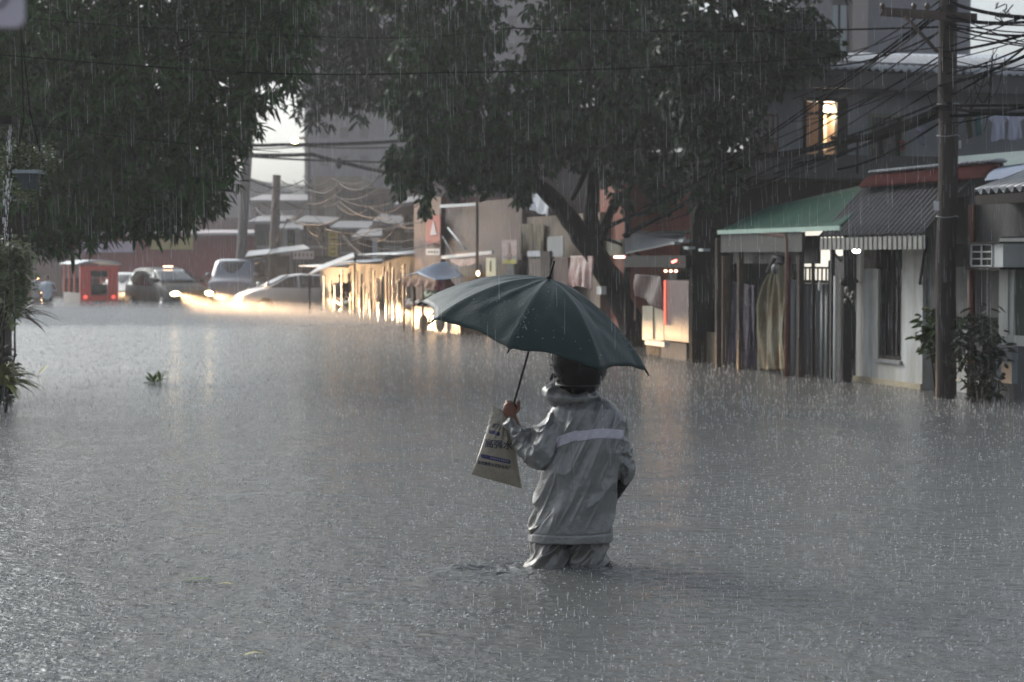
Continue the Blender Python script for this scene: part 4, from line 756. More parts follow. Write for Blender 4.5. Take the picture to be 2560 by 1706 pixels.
for px, lb in ((1058, 'left one of two pale sacks at the water line by the blue-canopied stall'), (1100, 'right one of two pale sacks at the water line by the blue-canopied stall')):
    mb = MB(); mb.ell(P(px, 808, -1.2), (.14, .12, .2), 10, 8); solo('pale_sack', mb, mat('white_sack', (168, 160, 150), .6, .2, 4), lb, 'sack', P(px, 830, -1.2), FF, group='pale sacks by the stall')
# --- row of slatted stalls, lit by the headlights, x 880..1035
SL = [mat('slat_a', (48, 38, 31), .5, .4, 4, stretch=(2, 2, .3)), mat('slat_b', (38, 30, 26), .5, .4, 4, stretch=(2, 2, .3)), mat('slat_c', (54, 42, 32), .45, .4, 4, stretch=(2, 2, .3)), mat('slat_d', (72, 60, 54), .5, .3, 4)]
for j, (p0_, p1_, pt, lb) in enumerate(((955, 1040, 640, 'slatted timber stall left of the blue canopy, wet posts shining in headlights'), (872, 957, 660, 'low slatted timber stall right of the motorcycle'), (800, 880, 668, 'dark open stall front behind the motorcycle'))):
    t, a, b, zt = shed('timber_stall', lb, 'stall', p0_, p1_, pt, ((36, 30, 27), (38, 32, 28), (32, 28, 26))[j], .3, 3, (.7, .3)); rng = random.Random(40+j)
    for i in range((12, 12, 5)[j]):
        px = p0_+(p1_-p0_)*(i+rng.uniform(.2, .8))/(12, 12, 5)[j]; y = rng.uniform(-.5, .1); mb = MB(); q = P(px, 800, y); wd = rng.uniform(.03, .09); z1 = zt-rng.uniform(.05, .9)
        mb.box(q.x-wd, q.x+wd, y, y+.04, -.55, z1); part('plank', mb, rng.choice(SL), t)
    panel(t, 'counter', p0_+6, p1_-14, 745, None, .15, .1, SL[3])
# far sloping white awnings, signs
t = thing('pale_awning', 'pale sheet awning sloping down to the left above the white sedan', 'awning', P(830, 670, -1), FF)
mb = MB(); a_, b_, c_, d_ = P(883, 632, -.3), P(886, 642, -1.0), P(770, 686, -1.6), P(800, 664, -.8); mb.prism([a_, b_, c_, d_], (0, .01, -.03)); part('sheet', mb, mat('pale_awning_sheet', (160, 162, 164), .4, .15), t)
for q in (a_, c_): mb = MB(); mb.tube([(q.x, q.y+.05, -.55), (q.x, q.y+.05, q.z-.02)], .035, 6); part('post', mb, DARKR, t)
t = thing('tall_awning', 'long pale sheet roof over the far dark shopfront, left of the traffic light', 'roof', P(680, 640, 0), FF)
mb = MB(); mb.prism([W(760, 612, 80), W(775, 622, 78), W(612, 642, 76), W(622, 628, 80)], (0, .1, -.04)); part('sheet', mb, mat('pale_awning_sheet', (160, 162, 164)), thing('far_sheet_roof', 'pale wet sheet roof behind the van, running to the white sign', 'roof', W(690, 640, 78)))
bpy.data.objects.remove(t)
for nm, px0, px1, pt, pb, Y, c, lb, c2 in (('white_sign', 733, 784, 628, 648, 72, (196, 182, 176), 'small white rectangular signboard above the white sedan', (120, 96, 92)), ('yellow_sign', 821, 843, 581, 641, 70, (176, 158, 92), 'tall narrow yellow signboard right of the white signboard', (120, 100, 60)),
        ('small_white_sign', 931, 943, 600, 656, 62, (170, 172, 178), 'slim pale upright sign left of the timber stalls', (130, 130, 136))):
    t = thing(nm, lb, 'sign', W((px0+px1)/2, pb, Y)); mb = MB(); a = W(px0, pt, Y); b = W(px1, pb, Y); mb.box(a.x, b.x, Y, Y+.08, b.z, a.z); part('board', mb, mat(nm+'_paint', c, .5, .1), t)
    mb = MB(); n = 5
    for i in range(n):
        if px1-px0 > pb-pt: x = a.x+(b.x-a.x)*(i+.3)/n; mb.box(x, x+(b.x-a.x)/n*.45, Y-.012, Y-.002, (a.z+b.z)/2-.07, (a.z+b.z)/2+.07)
        else: z = b.z+(a.z-b.z)*(i+.3)/n; mb.box(a.x+.08, b.x-.06, Y-.012, Y-.002, z, z+.07)
    part('marks', mb, mat(nm+'_ink', c2, .5, .1), t)
    mb = MB(); mb.tube([((a.x+b.x)/2, Y+.12, -.5), ((a.x+b.x)/2, Y+.12, a.z-.05)], .04, 6); part('post', mb, DARKR, t)
# ------------------------------------------------------------------ far buildings
def bld(name, label, px0, px1, pt, Y, dep, col, roof=None, pb=None, wins=(), var=.2, slope=0):
    t = thing(name, label, 'building', (W((px0+px1)/2, 700, Y).x, Y, -.5)); a = W(px0, pt, Y); b = W(px1, pt, Y); zb = -.55 if pb is None else W(px0, pb, Y).z
    mb = MB(); mb.prism([(a.x, Y, zb), (b.x, Y, zb), (b.x, Y, a.z+slope), (a.x, Y, a.z)], (0, dep, 0)); part('wall', mb, mat(name+'_wall'+str(px0), col, .8, var, .5), t)
    if roof:
        mb = MB(); mb.prism([(a.x-.3, Y-roof[0], a.z-.02), (b.x+.3, Y-roof[0], a.z-.02+slope), (b.x+.3, Y+dep, a.z+roof[1]+slope), (a.x-.3, Y+dep, a.z+roof[1])], (0, 0, .12)); part('roof', mb, mat(name+'_roof', roof[2], .6, .2, 1), t)
    for (u0, u1, t0, t1, c) in wins:
        a_ = W(u0, t0, Y); b_ = W(u1, t1, Y); mb = MB(); mb.box(a_.x, b_.x, Y-.06, Y-.01, b_.z, a_.z); part('window', mb, mat(name+'_win'+str(c[0]), c, .4, .3, 1), t)
    return t
bld('grey_highrise', 'huge plain grey building block behind the trees in the centre', 757, 1440, -600, 130, 20, (128, 124, 128), wins=[(x_, x_+22, y_, y_+26, (100, 95, 98)) for x_ in (800, 850, 900, 1010, 1270, 1320) for y_ in (40, 110, 180, 250, 320, 390, 460)] + [(757, 1440, y_, y_+3, (116, 112, 114)) for y_ in (90, 160, 230, 300, 370, 440)])
rng = random.Random(61)
for i, (a0_, a1_, t_, Y_2, lb) in enumerate(((636, 700, 560, 96, 'small grey-brown house behind the shorter far pole'), (700, 762, 575, 93, 'small pale house under the traffic light'), (758, 812, 560, 88, 'narrow brown house left of the yellow signboard'), (845, 905, 575, 84, 'dark brown house behind the pale awning'), (900, 960, 600, 76, 'low brown house above the timber stalls'), (955, 1010, 560, 72, 'brown house with small window left of the red banner'), (1008, 1045, 520, 70, 'narrow pale house just left of the red banner'))):
    c_ = rng.choice([(112, 98, 90), (92, 78, 70), (132, 122, 116), (84, 72, 66)]); wd_ = a1_-a0_
    bld('far_house', lb, a0_, a1_, t_, Y_2, 4, c_, roof=(.6, .35, rng.choice([(130, 128, 130), (104, 84, 76), (150, 150, 154)])), wins=[(a0_+wd_*.15, a0_+wd_*.4, t_+18, t_+42, (58, 50, 48)), (a0_+wd_*.58, a0_+wd_*.85, t_+18, t_+40, (150, 130, 108)), (a0_+wd_*.1, a0_+wd_*.9, t_+55, t_+61, (160, 156, 154))], slope=rng.uniform(-.3, .3))
bld('beige_annex', 'narrow beige-grey annex at the left foot of the big grey block', 778, 905, 440, 105, 8, (134, 122, 108), wins=[(790, 812, 470, 600, (96, 84, 74)), (840, 880, 470, 560, (84, 74, 68))])
bld('brown_flats', 'brown-grey flats right of the beige annex behind the cable tangle', 880, 1110, 470, 92, 8, (104, 90, 84), wins=[(905, 935, 500, 560, (70, 60, 58)), (960, 990, 500, 560, (70, 60, 58)), (1015, 1050, 490, 560, (124, 120, 120)), (905, 1000, 600, 625, (130, 118, 112))])
bld('upper_tenement', 'grey-brown tenement seen between the leaves left of the leaning trunk', 1080, 1310, 410, 66, 6, (140, 130, 124), wins=[(1110, 1180, 440, 500, (126, 118, 116)), (1230, 1290, 430, 520, (80, 72, 70))])
bld('dark_tenement', 'dark walled house filling the gap behind the leaning trunk', 1290, 1830, 380, 48, 6, (104, 96, 92), wins=[(1640, 1700, 420, 480, (84, 78, 70)), (1320, 1400, 430, 480, (92, 84, 78))])
bld('red_building', 'long low red building at the far end of the street behind the vehicles', 60, 640, 588, 98, 10, (150, 66, 66), wins=[(120, 640, 690, 708, (132, 52, 52))], roof=(.5, .3, (180, 168, 170)))
t = thing('white_banner', 'long white banner on the far red building above the tricycle', 'banner', W(290, 632, 97.5)); mb = MB(); a = W(196, 604, 97.6); b = W(335, 631, 97.6); mb.box(a.x, b.x, 97.6, 97.7, b.z, a.z); part('sheet', mb, mat('lilac_white', (188, 170, 186), .6, .1), t)
t = thing('yellow_fascia', 'dull yellow fascia sign on the red building above the dark car', 'sign', W(428, 624, 97.5)); mb = MB(); a = W(375, 588, 97.6); b = W(482, 624, 97.6); mb.box(a.x, b.x, 97.6, 97.7, b.z, a.z); part('board', mb, mat('dull_yellow', (170, 150, 92), .6, .1), t)
bld('far_house_jumble', 'jumble of grey house roofs behind the two far poles', 628, 790, 505, 120, 8, (140, 128, 126), roof=(.5, .6, (150, 142, 142)), wins=[(640, 665, 530, 550, (110, 98, 98)), (700, 740, 525, 560, (170, 160, 158)), (660, 690, 570, 600, (106, 94, 94))])
bld('far_gabled_house', 'pale grey house with sloping roof against the sky gap', 560, 700, 425, 150, 8, (150, 144, 146), slope=-1.3)
bld('far_brown_house', 'brown house front left of the far poles above the red building', 480, 640, 545, 110, 8, (126, 108, 106))
bld('dark_shopfront', 'dark open shopfronts behind the white sedan', 618, 830, 640, 84, 5, (62, 54, 52), wins=[(690, 715, 670, 740, (96, 84, 80)), (632, 668, 680, 745, (84, 70, 66)), (745, 762, 665, 700, (110, 98, 94))])
bld('left_grey_house', 'dim grey house behind the two people at the left', -60, 140, 620, 90, 6, (128, 104, 104))
hl = MB(); hl.grid(lambda u, v: Vector((-70+150*u, 190+60*v, -1+ (9+5*math.sin(5*u)+3*math.sin(11*u+1))*math.sin(PI*v))), 40, 10); solo('hills', hl, mat('hill_green', (66, 76, 66), .9, .3, .1), None, None, kind='structure')
# ------------------------------------------------------------------ far poles, street lamp, traffic light
def pole(name, label, p_, r, m=None, arm=None):
    q0 = Vector(p_[0]); t = thing(name, label, 'pole', (q0.x, q0.y, -.5)); mb = MB(); mb.tube([(q0.x, q0.y, -.55)]+list(p_), [r*1.15]+[r]*len(p_), 10); part('pole', mb, m or mat('concrete_pole', (96, 90, 90), .7, .2, 2), t)
    if arm: mb = MB(); mb.box(arm[0]-.9, arm[0]+.9, arm[1]-.05, arm[1]+.05, arm[2]-.06, arm[2]+.06); part('cross_arm', mb, WOOD_D, t)
    return t
pole('utility_pole', 'tall grey leaning utility pole behind the parked van', [w_(600, 690, 81), w_(622, 330, 81), w_(628, 150, 81)], .2)
pole('utility_pole', 'shorter brown pole right of the tall grey one', [w_(682, 650, 80), w_(692, 438, 80)], .17, mat('brown_pole', (92, 74, 64)))
t = pole('street_lamp', 'lit warm street lamp shining in the sky gap between the trees', [w_(775, 700, 92), w_(772, 360, 92), w_(760, 345, 92), w_(745, 348, 92)], .07)
mb = MB(); mb.ell(W(737, 352, 92), (.16, .12, .12), 12, 8); part('lamp_head', mb, lamp_mat('street_glow', (1, .8, .42), 45), t)
t = pole('traffic_light', 'small traffic light with dark head and pale visor over the far roofs', [w_(728, 660, 82), w_(728, 585, 82)], .06)
mb = MB(); a = W(728, 600, 81.8); mb.box(a.x-.14, a.x+.14, 81.65, 81.9, a.z-.3, a.z+.42); part('head', mb, BLACKP, t)
mb = MB(); mb.box(a.x-.36, a.x+.36, 81.91, 81.94, a.z-.45, a.z+.5); part('backplate', mb, mat('pale_plate', (150, 146, 146), .5, .1), t)
mb = MB(); mb.ell((a.x, 81.64, a.z-.18), (.09, .03, .09), 8, 6); part('lens', mb, mat('green_lens', (96, 110, 70), .3, .1), t)
# ------------------------------------------------------------------ cables
def cable(pts, r, label, group, sag=.0, m=CABLE, name='power_cable', n=14, cat='cable'):
    mb = MB(); P_ = []
    for i in range(len(pts)-1):
        a, b = Vector(pts[i]), Vector(pts[i+1])
        for k in range(n): u = k/n; q = a.lerp(b, u); q.z -= sag*4*u*(1-u); P_.append(q)
    P_.append(Vector(pts[-1])); mb.tube(P_, r, 5); return solo(name, mb, m, label, cat, P_[0], group=group)
rng = random.Random(77)
GL = 'black cables fanning from the wooden pole past the upper house to the trees'
LL = '%s cable fanning left from the wooden pole, far end %s from the top'
ends = [(1500, 575), (1480, 590), (1560, 545), (1640, 560), (1700, 520), (1760, 480), (1700, 470), (1820, 430), (1650, 500), (1880, 330), (1940, 260), (1960, 240), (2000, 200), (2060, 170), (1990, 150), (1900, 130), (1840, 300), (1750, 450), (1780, 455), (1850, 380), (1960, 430), (2000, 420)]
ORD = ['topmost', 'second', 'third', 'fourth', 'fifth', 'sixth', 'seventh', 'eighth', 'ninth', 'tenth', 'eleventh', 'twelfth', 'thirteenth', 'fourteenth', 'fifteenth', 'sixteenth', 'seventeenth', 'eighteenth', 'nineteenth', 'twentieth', 'twenty-first', 'twenty-second', 'twenty-third', 'twenty-fourth']
LR = [rng.choice([.007, .009, .013, .016, .011]) for _ in ends]; LO = [sorted(ends, key=lambda q: q[1]).index(q) for q in ends]
for i, (ex, ey) in enumerate(ends):
    s_ = W(2362+rng.uniform(-15, 15), [20, 30, 150, 200, 260, 262, 270, 290, 130, 60, 40, 30, 20, 10, 40, 75, 180, 250, 262, 150, 262, 290][i]+rng.uniform(-6, 6), 23.45+rng.uniform(-.1, .1))
    e_ = W(ex, ey, 33+rng.uniform(0, 4)); cable([s_, e_], LR[i], LL % (('thick' if LR[i] > .012 else 'thin'), ORD[LO[i]]), GL, rng.uniform(.05, .35))
# thick bundle in front of the lit window
cable([W(2375, 262, 23.35), W(2230, 318, 25.5), W(2130, 345, 27), W(1900, 390, 30), W(1560, 590, 36)], .045, 'thick black cable bundle crossing in front of the lit window', None, .05)
cable([W(2345, 270, 23.4), W(2200, 335, 26), W(2080, 345, 27.5)], .035, 'short thick cable bundle joining at the lit window', None, .06)
RL = '%s black cable from the wooden pole to the right edge, %s from the top there'
RG = 'black cables leaving the wooden pole towards the right edge'
RW = ((5, 22, .028), (40, 30, .02), (52, 55, .012), (64, 62, .018), (58, 70, .01), (70, 100, .012), (75, 10, .01), (130, 66, .02), (120, 30, .01), (150, 80, .008), (170, 110, .012), (185, 90, .014), (215, 112, .022), (200, 130, .01), (262, 255, .014), (272, 250, .02), (290, 238, .024), (268, 272, .012), (310, 230, .01), (140, 150, .008), (90, 120, .01), (265, 262, .02), (30, 90, .009), (240, 75, .016))
RO = [sorted(RW, key=lambda q: q[1]).index(q) for q in RW]
for i, (y0_, y1_, r_) in enumerate(RW):
    cable([W(2362+rng.uniform(-15, 15), y0_, 23.45), W(2760, y1_*1.0 + (y1_-y0_)*.8, 17.5+rng.uniform(-1, 1))], r_*.8, RL % ('thick' if r_ > .015 else 'thin', ORD[RO[i]]), RG, rng.uniform(.0, .12))
# loose drooping loops
for i in range(9):
    a = W(2400+rng.uniform(0, 120), rng.uniform(90, 230), 23); b_ = W(2300+rng.uniform(0, 260), rng.uniform(120, 330), 23.2); cable([a, b_], .005, 'thin slack cable loop hanging round the wooden pole', 'thin slack cable loops by the wooden pole', rng.uniform(.1, .5))
mb = MB()
for i in range(9): c = W(2505+rng.uniform(-14, 14), 18+rng.uniform(-12, 16), 21); mb.tube([c, c+Vector((rng.uniform(-.05, .05), 0, -.06)), c+Vector((rng.uniform(-.1, .1), 0, rng.uniform(-.14, .06)))], .007, 4)
solo('cable_splice', mb, CABLE, 'tuft of tied cable ends in the top right corner', 'cable', W(2505, 18, 21))
# long thin lines across the top of the picture
cable([W(-200, 118, 20), W(620, 182, 21.5), W(1100, 182, 22.4), W(1800, 160, 24), W(2362, 118, 23.4)], .007, 'long thin wire crossing the whole width in front of the trees', None, .02)
cable([W(1280, 71, 30), W(2345, 68, 23.4)], .012, 'straight black wire in front of the grey gap, meeting the wooden pole', None, .05)
cable([W(-200, 20, 20), W(900, 95, 25), W(1290, 68, 30)], .005, 'faint thin wire high in the left tree', None, .05)
cable([W(-200, 270, 20), W(700, 380, 26)], .005, 'faint thin wire low across the left tree', None, .05)
# the thick far bundles crossing the sky gap
for i, (a, b_, c, r_, lb) in enumerate((((560, 358), (700, 362), (1010, 352), .085, 'upper thick far cable bundle crossing the sky gap by the street lamp'), ((560, 384), (780, 386), (1010, 440), .095, 'lower thick far cable bundle sagging under the street lamp'), ((560, 372), (760, 366), (1010, 368), .03, 'thin far cable between the two thick bundles'), ((560, 386), (900, 404), (1010, 400), .05, 'far cable bundle below, right of the street lamp'))):
    cable([W(*a, 70), W(*b_, 70), W(*c, 70)], r_*.75, lb, None, .05)
mb = MB(); c = W(847, 408, 69.8); mb.ell(c, (.12, .1, .22), 8, 6); solo('cable_box', mb, BLACKP, 'dark splice box hanging on the lower far cable bundle', 'splice box', c)
WETC = mat('wet_cable', (66, 48, 36), .45, .4, 3, spec=.12)
fl = [((620, 560), (650, 510), (700, 480)), ((622, 470), (700, 450), (780, 450)), ((640, 660), (720, 545), (860, 540)), ((700, 450), (830, 446), (960, 425)), ((760, 455), (850, 460), (950, 440)), ((800, 470), (860, 500), (1010, 492)), ((780, 535), (900, 570), (1100, 520)), ((900, 500), (1000, 560), (1300, 440)), ((880, 580), (1000, 560), (1200, 470)),
      ((780, 470), (840, 510), (920, 520)), ((620, 480), (640, 520), (690, 515)), ((1010, 565), (1100, 540), (1290, 480)), ((940, 520), (980, 545), (1060, 555)), ((620, 445), (760, 450), (840, 470)), ((690, 600), (700, 530), (760, 520)), ((770, 560), (860, 590), (960, 640)), ((930, 410), (1000, 392), (1130, 396)), ((1300, 380), (1400, 398), (1480, 392)), ((1290, 405), (1400, 408), (1490, 402)), ((940, 590), (1050, 585), (1150, 560))]
for _ in range(22): x = rng.uniform(640, 1180); y = rng.uniform(450, 600); fl.append(((x, y), (x+rng.uniform(30, 140), y+rng.uniform(-10, 40)), (x+rng.uniform(150, 300), y+rng.uniform(-60, 40))))
for i, (a, b_, c) in enumerate(fl):
    Y = 56+rng.uniform(-4, 8); cable([W(*a, Y), W(*b_, Y-1), W(*c, Y-5)], rng.choice([.008, .011, .016]), 'wet slack cable shining in headlights over the far stalls', 'wet slack cables tangled over the far stalls', .25, WETC)
# ================================================================== VEHICLES (far end of the flooded street)
def frame(x, y, heading, z=-.27):     # heading: unit direction the vehicle faces; local x forward, y left, z up
    a = math.atan2(heading[1], heading[0]); return Matrix.Translation((x, y, z)) @ Matrix.Rotation(a, 4, 'Z')
def lerp_st(st, x):
    for a, b in zip(st, st[1:]):
        if a[0] >= x >= b[0]: u = (a[0]-x)/(a[0]-b[0]+1e-9); return [a[i]*(1-u)+b[i]*u for i in range(6)]
    return list(st[0] if x > st[0][0] else st[-1])
def car(name, label, cat, M, st, paint, sidewin, shield, rear=None, wheels=(1.35, -1.3), wr=.33, lit=False, hl=(2.0, .62, .78), extra=None):
    t = thing(name, label, cat, (0, 0, 0), M); mb = MB(); n = 14; vs = []
    xs = [st[0][0]]
    for a, b in zip(st, st[1:]): xs += [a[0]+(b[0]-a[0])*k/4 for k in range(1, 5)]
    for x in xs:
        _, zb, zl, zt, wb, wr_ = lerp_st(st, x)
        half = [(wb*.86, zb), (wb*.97, zb+.12), (wb, (zb+zl)/2+.05), (wb*.97, zl), (wb*.94*.5+wr_*.5, (zl+zt)/2), (wr_, zt-.05), (wr_*.72, zt)]
        vs += [(x, -a_, b_) for a_, b_ in half] + [(x, a_, b_) for a_, b_ in half[::-1]]
    m = len(xs); fs = [(i*n+k, i*n+(k+1) % n, (i+1)*n+(k+1) % n, (i+1)*n+k) for i in range(m-1) for k in range(n)] + [tuple(range(n-1, -1, -1)), tuple(range((m-1)*n, m*n))]
    mb.add(vs, fs, True); body = part('body', mb, paint, t)
    def sy(x, z):
        _, zb, zl, zt, wb, wr_ = lerp_st(st, x); u = max(0, min(1, (z-zl)/(zt-.05-zl+1e-6))); return wb*.97*(1-u)+wr_*u+.012
    for s in (-1, 1):
        for q in sidewin:
            mb = MB(); mb.prism([(x, s*sy(x, z), z) for x, z in q], (0, -s*.02, 0)); part('side_window', mb, GLASS, t)
    for nm, q in (('windscreen', shield), ('rear_window', rear)):
        if q:
            (xa, za, wa), (xb, zb, wb) = q; s = 1 if nm == 'windscreen' else -1
            mb = MB(); mb.sheet(lambda u, v: Vector((xa+(xb-xa)*v + s*(.03 - .1*(2*u-1)**2), (2*u-1)*(wa+(wb-wa)*v), za+(zb-za)*v+.02)), 8, 4, .02, (-s, 0, 0)); part(nm, mb, GLASS, t)
    for x in wheels:
        for s in (-1, 1):
            w_b = lerp_st(st, x)[4]; mb = MB(); mb.tube([(x, s*(w_b-.2), wr), (x, s*(w_b+.015), wr)], wr, 18); wh = part('wheel', mb, BLACKP, t)
            mb = MB(); mb.tube([(x, s*(w_b+.016), wr), (x, s*(w_b+.03), wr)], wr*.6, 12); part('rim', mb, METAL_G, wh)
    for s in (-1, 1):
        mb = MB(); mb.ell((hl[0], s*hl[1], hl[2]), (.1, .17, .09), 12, 8); part('headlight', mb, lamp_mat('headlamp_glow', (1, .75, .4), 14) if lit else mat('lamp_lens', (190, 190, 185), .1, .1), t)
        mb = MB(); x = shield[0][0]-.12; mb.ell((x, s*(sy(x, shield[0][1]+.05)+.12), shield[0][1]+.1), (.08, .11, .08), 8, 6); part('mirror', mb, paint, t)
    for s in (-1, 1):
        mb = MB(); mb.ell((st[-1][0]+.02, s*st[-1][4]*.82, .95), (.05, .1, .16), 8, 6); part('tail_light', mb, mat('tail_red', (190, 30, 26), .2, .1, emit=.6), t)
    mb = MB(); f0 = st[0][0]; mb.box(f0-.03, f0+.012, -.45, .45, .42, .56); mb.box(f0-.04, f0+.016, -.26, .26, .3, .4); part('grille', mb, BLACKP, t)
    if extra: extra(t)
    return t
MPV = [(2.1, .32, .62, .72, .62, .55), (1.98, .22, .78, .86, .8, .7), (1.5, .2, .94, 1.04, .84, .76), (1.15, .2, .98, 1.12, .85, .74), (.1, .2, 1.0, 1.58, .86, .62), (-.4, .2, 1.0, 1.68, .86, .66), (-1.5, .2, 1.02, 1.66, .86, .64), (-2.0, .22, 1.02, 1.45, .84, .6), (-2.14, .32, .95, 1.1, .76, .6)]
a20 = math.radians(33); hd = (math.sin(a20), -math.cos(a20)); c = W(425, 770, 68.5)
def mpv_extra(t):
    mb = MB(); mb.box(-.12, .0, -.16, .16, 1.69, 1.725); part('roof_light', mb, lamp_mat('roof_glow', (1, .62, .4), 4), t)
car('dark_car', 'dark people carrier with blazing headlights pushing through the flood', 'car', frame(c.x, 68.3, hd), MPV, mat('dark_car_paint', (14, 12, 12), .45, .2, spec=.12),
    [[(.55, 1.04), (-.35, 1.04), (-.35, 1.55), (.28, 1.5)], [(-.42, 1.04), (-1.3, 1.04), (-1.3, 1.55), (-.42, 1.56)], [(-1.37, 1.05), (-1.85, 1.07), (-1.75, 1.45), (-1.37, 1.54)]], ((1.1, 1.13, .73), (.12, 1.58, .58)), ((-2.08, 1.12, .6), (-1.9, 1.5, .52)), lit=True, extra=mpv_extra)
CITY = [(2.2, .3, .55, .64, .62, .52), (2.05, .2, .7, .8, .8, .7), (1.7, .18, .85, .93, .86, .77), (1.4, .18, .9, 1.0, .87, .76), (.55, .18, .93, 1.4, .87, .61), (0, .18, .94, 1.47, .87, .61), (-1.0, .18, .95, 1.42, .87, .59), (-1.6, .2, .95, 1.12, .86, .68), (-2.05, .22, .9, 1.0, .82, .7), (-2.2, .35, .8, .9, .7, .6)]
SEDAN = [(2.25, .3, .55, .62, .6, .5), (2.1, .2, .66, .76, .8, .7), (1.4, .18, .82, .9, .86, .76), (.85, .18, .88, .98, .87, .76), (.1, .18, .92, 1.36, .87, .6), (-.5, .18, .93, 1.45, .87, .6), (-1.1, .18, .94, 1.38, .87, .58), (-1.7, .2, .94, 1.06, .86, .7), (-2.15, .22, .9, .98, .82, .7), (-2.3, .35, .8, .88, .7, .6)]
c = W(770, 770, 67); car('white_sedan', 'white sedan side-on in the flood behind the dark timber stall', 'car', frame(c.x-.3, 67, (-.95, -.31)), CITY, mat('white_car_paint', (196, 194, 192), .25, .05, coat=.6),
    [[(1.15, 1.0), (.2, .98), (.2, 1.4), (.52, 1.34)], [(.14, .98), (-.95, .98), (-.85, 1.38), (.14, 1.41)]], ((1.38, 1.01, .71), (.56, 1.4, .56)), ((-1.6, 1.1, .64), (-1.05, 1.42, .55)), wheels=(1.35, -1.35), hl=(2.02, .62, .68))
VAN = [(2.2, .35, .8, .9, .72, .62), (2.1, .25, 1.0, 1.1, .84, .78), (1.7, .22, 1.15, 1.25, .86, .8), (1.1, .22, 1.2, 1.9, .87, .72), (.6, .22, 1.2, 1.98, .87, .74), (-1.9, .22, 1.2, 1.98, .87, .74), (-2.1, .25, 1.2, 1.9, .86, .72)]
c = W(597, 770, 77); car('grey_van', 'grey-blue parked van facing the street in front of the tall leaning pole', 'van', frame(c.x, 77, (-.03, -1)), VAN, mat('grey_blue_paint', (84, 94, 110), .3, .1, coat=.5),
    [[(.95, 1.25), (.1, 1.25), (.1, 1.85), (.8, 1.85)], [(0, 1.25), (-1.9, 1.25), (-1.9, 1.85), (0, 1.85)]], ((1.62, 1.27, .76), (1.12, 1.88, .68)), wheels=(1.3, -1.4), hl=(2.1, .66, .82))
c = W(301, 770, 75); car('pale_car', 'pale car half hidden between the red tricycle and the dark car, headlights on', 'car', frame(c.x, 76, (.03, -1)), SEDAN, mat('pale_car_paint', (170, 164, 156), .3, .1, coat=.5),
    [[(.75, .98), (-.1, .96), (-.1, 1.36), (.12, 1.3)], [(-.16, .96), (-1.0, .96), (-.9, 1.33), (-.16, 1.38)]], ((.78, .98, .7), (.05, 1.36, .54)), ((-1.75, 1.04, .66), (-1.15, 1.38, .54)), wheels=(1.4, -1.35), hl=(2.1, .62, .66), lit=True)
def spot(loc, target, e, ang, blend=.6, name='headlamp', col=(1, .62, .32), wide=2.6):
    l = bpy.data.lights.new(name, 'SPOT'); l.energy = e; l.spot_size = math.radians(ang); l.spot_blend = blend; l.color = col; l.shadow_soft_size = .06
    o = bpy.data.objects.new(name, l); SC.collection.objects.link(o); o.location = loc; o.rotation_euler = (Vector(loc)-Vector(target)).to_track_quat('Z', 'Y').to_euler(); o.scale = (wide, 1, 1)
HLE = 160000
Mx = frame(W(425, 770, 68.5).x, 68.3, hd)
for s in (-1, 1):
    p = Mx @ Vector((2.25, s*.62, .79)); q = p + Vector((5.6, -14, -1.2)); spot(p, q, HLE, 10, 1, wide=2.2); spot(p, p+Vector((10, -9, -.4)), 2800, 56, 1, name='headlamp_spill', wide=1)
Mx = frame(W(301, 770, 75).x, 76, (.03, -1))
for s in (-1, 1):
    p = Mx @ Vector((2.3, s*.62, .72)); q = p + Vector((-1.6, -12, -.9)); spot(p, q, HLE*.5, 10, 1, wide=2.4); spot(p, p+Vector((-6, -12, -.6)), 2500, 50, 1, name='headlamp_spill', wide=1)
# covered three-wheeler seen from behind
M = frame(W(231, 765, 70).x, 70, (-.42, .91), -.5); t = thing('red_tricycle', 'red-backed covered passenger tricycle with white roof, seen from behind at the left', 'tricycle', (0, 0, 0), M)
RED = mat('tricycle_red', (212, 78, 68), .35, .2, 3); REDE = RED
mb = MB(); mb.box(-1.1, 1.7, -.68, .68, .25, .5); mb.box(-1.1, 1.7, .64, .68, .5, 1.0); mb.box(-1.1, 1.7, -.68, -.64, .5, 1.0); mb.box(1.66, 1.7, -.64, .64, .5, 1.5); part('body', mb, mat('tricycle_side', (74, 58, 56), .4, .3, 3), t)
mb = MB(); mb.box(-1.14, -1.1, -.68, -.3, .52, 1.95); mb.box(-1.14, -1.1, .3, .68, .52, 1.95); mb.box(-1.138, -1.102, -.298, .298, .52, .92); mb.box(-1.138, -1.102, -.298, .298, 1.8, 1.95); part('rear_panel', mb, RED, t)
mb = MB(); mb.box(-1.12, -1.1, -.29, .29, 1.0, 1.3); mb.box(-1.11, -1.1, -.29, .29, 1.56, 1.78); part('seat_back', mb, BLACKP, t)
mb = MB()
for s in (-1, 1):
    for x in (-1.06, -.1, .8, 1.66): mb.box(x-.03, x+.03, s*.66-.02, s*.66+.02, 1.0, 2.0)
part('roof_post', mb, RED, t)
mb = MB(); mb.sheet(lambda u, v: Vector((-1.25+3.2*u, -.76+1.52*v, 2.0+.12*math.sin(PI*v))), 8, 10, .05, (0, 0, 1)); part('roof', mb, mat('tricycle_roof', (190, 196, 200), .35, .1), t)
mb = MB(); mb.box(-1.34, -1.145, -.6, .6, .42, .5); part('step', mb, mat('dark_step', (60, 40, 38), .5, .3), t)
mb = MB(); mb.box(-1.16, -1.142, -.2, .2, .6, .72); part('plate', mb, mat('plate_brown', (120, 60, 50), .5, .1), t)
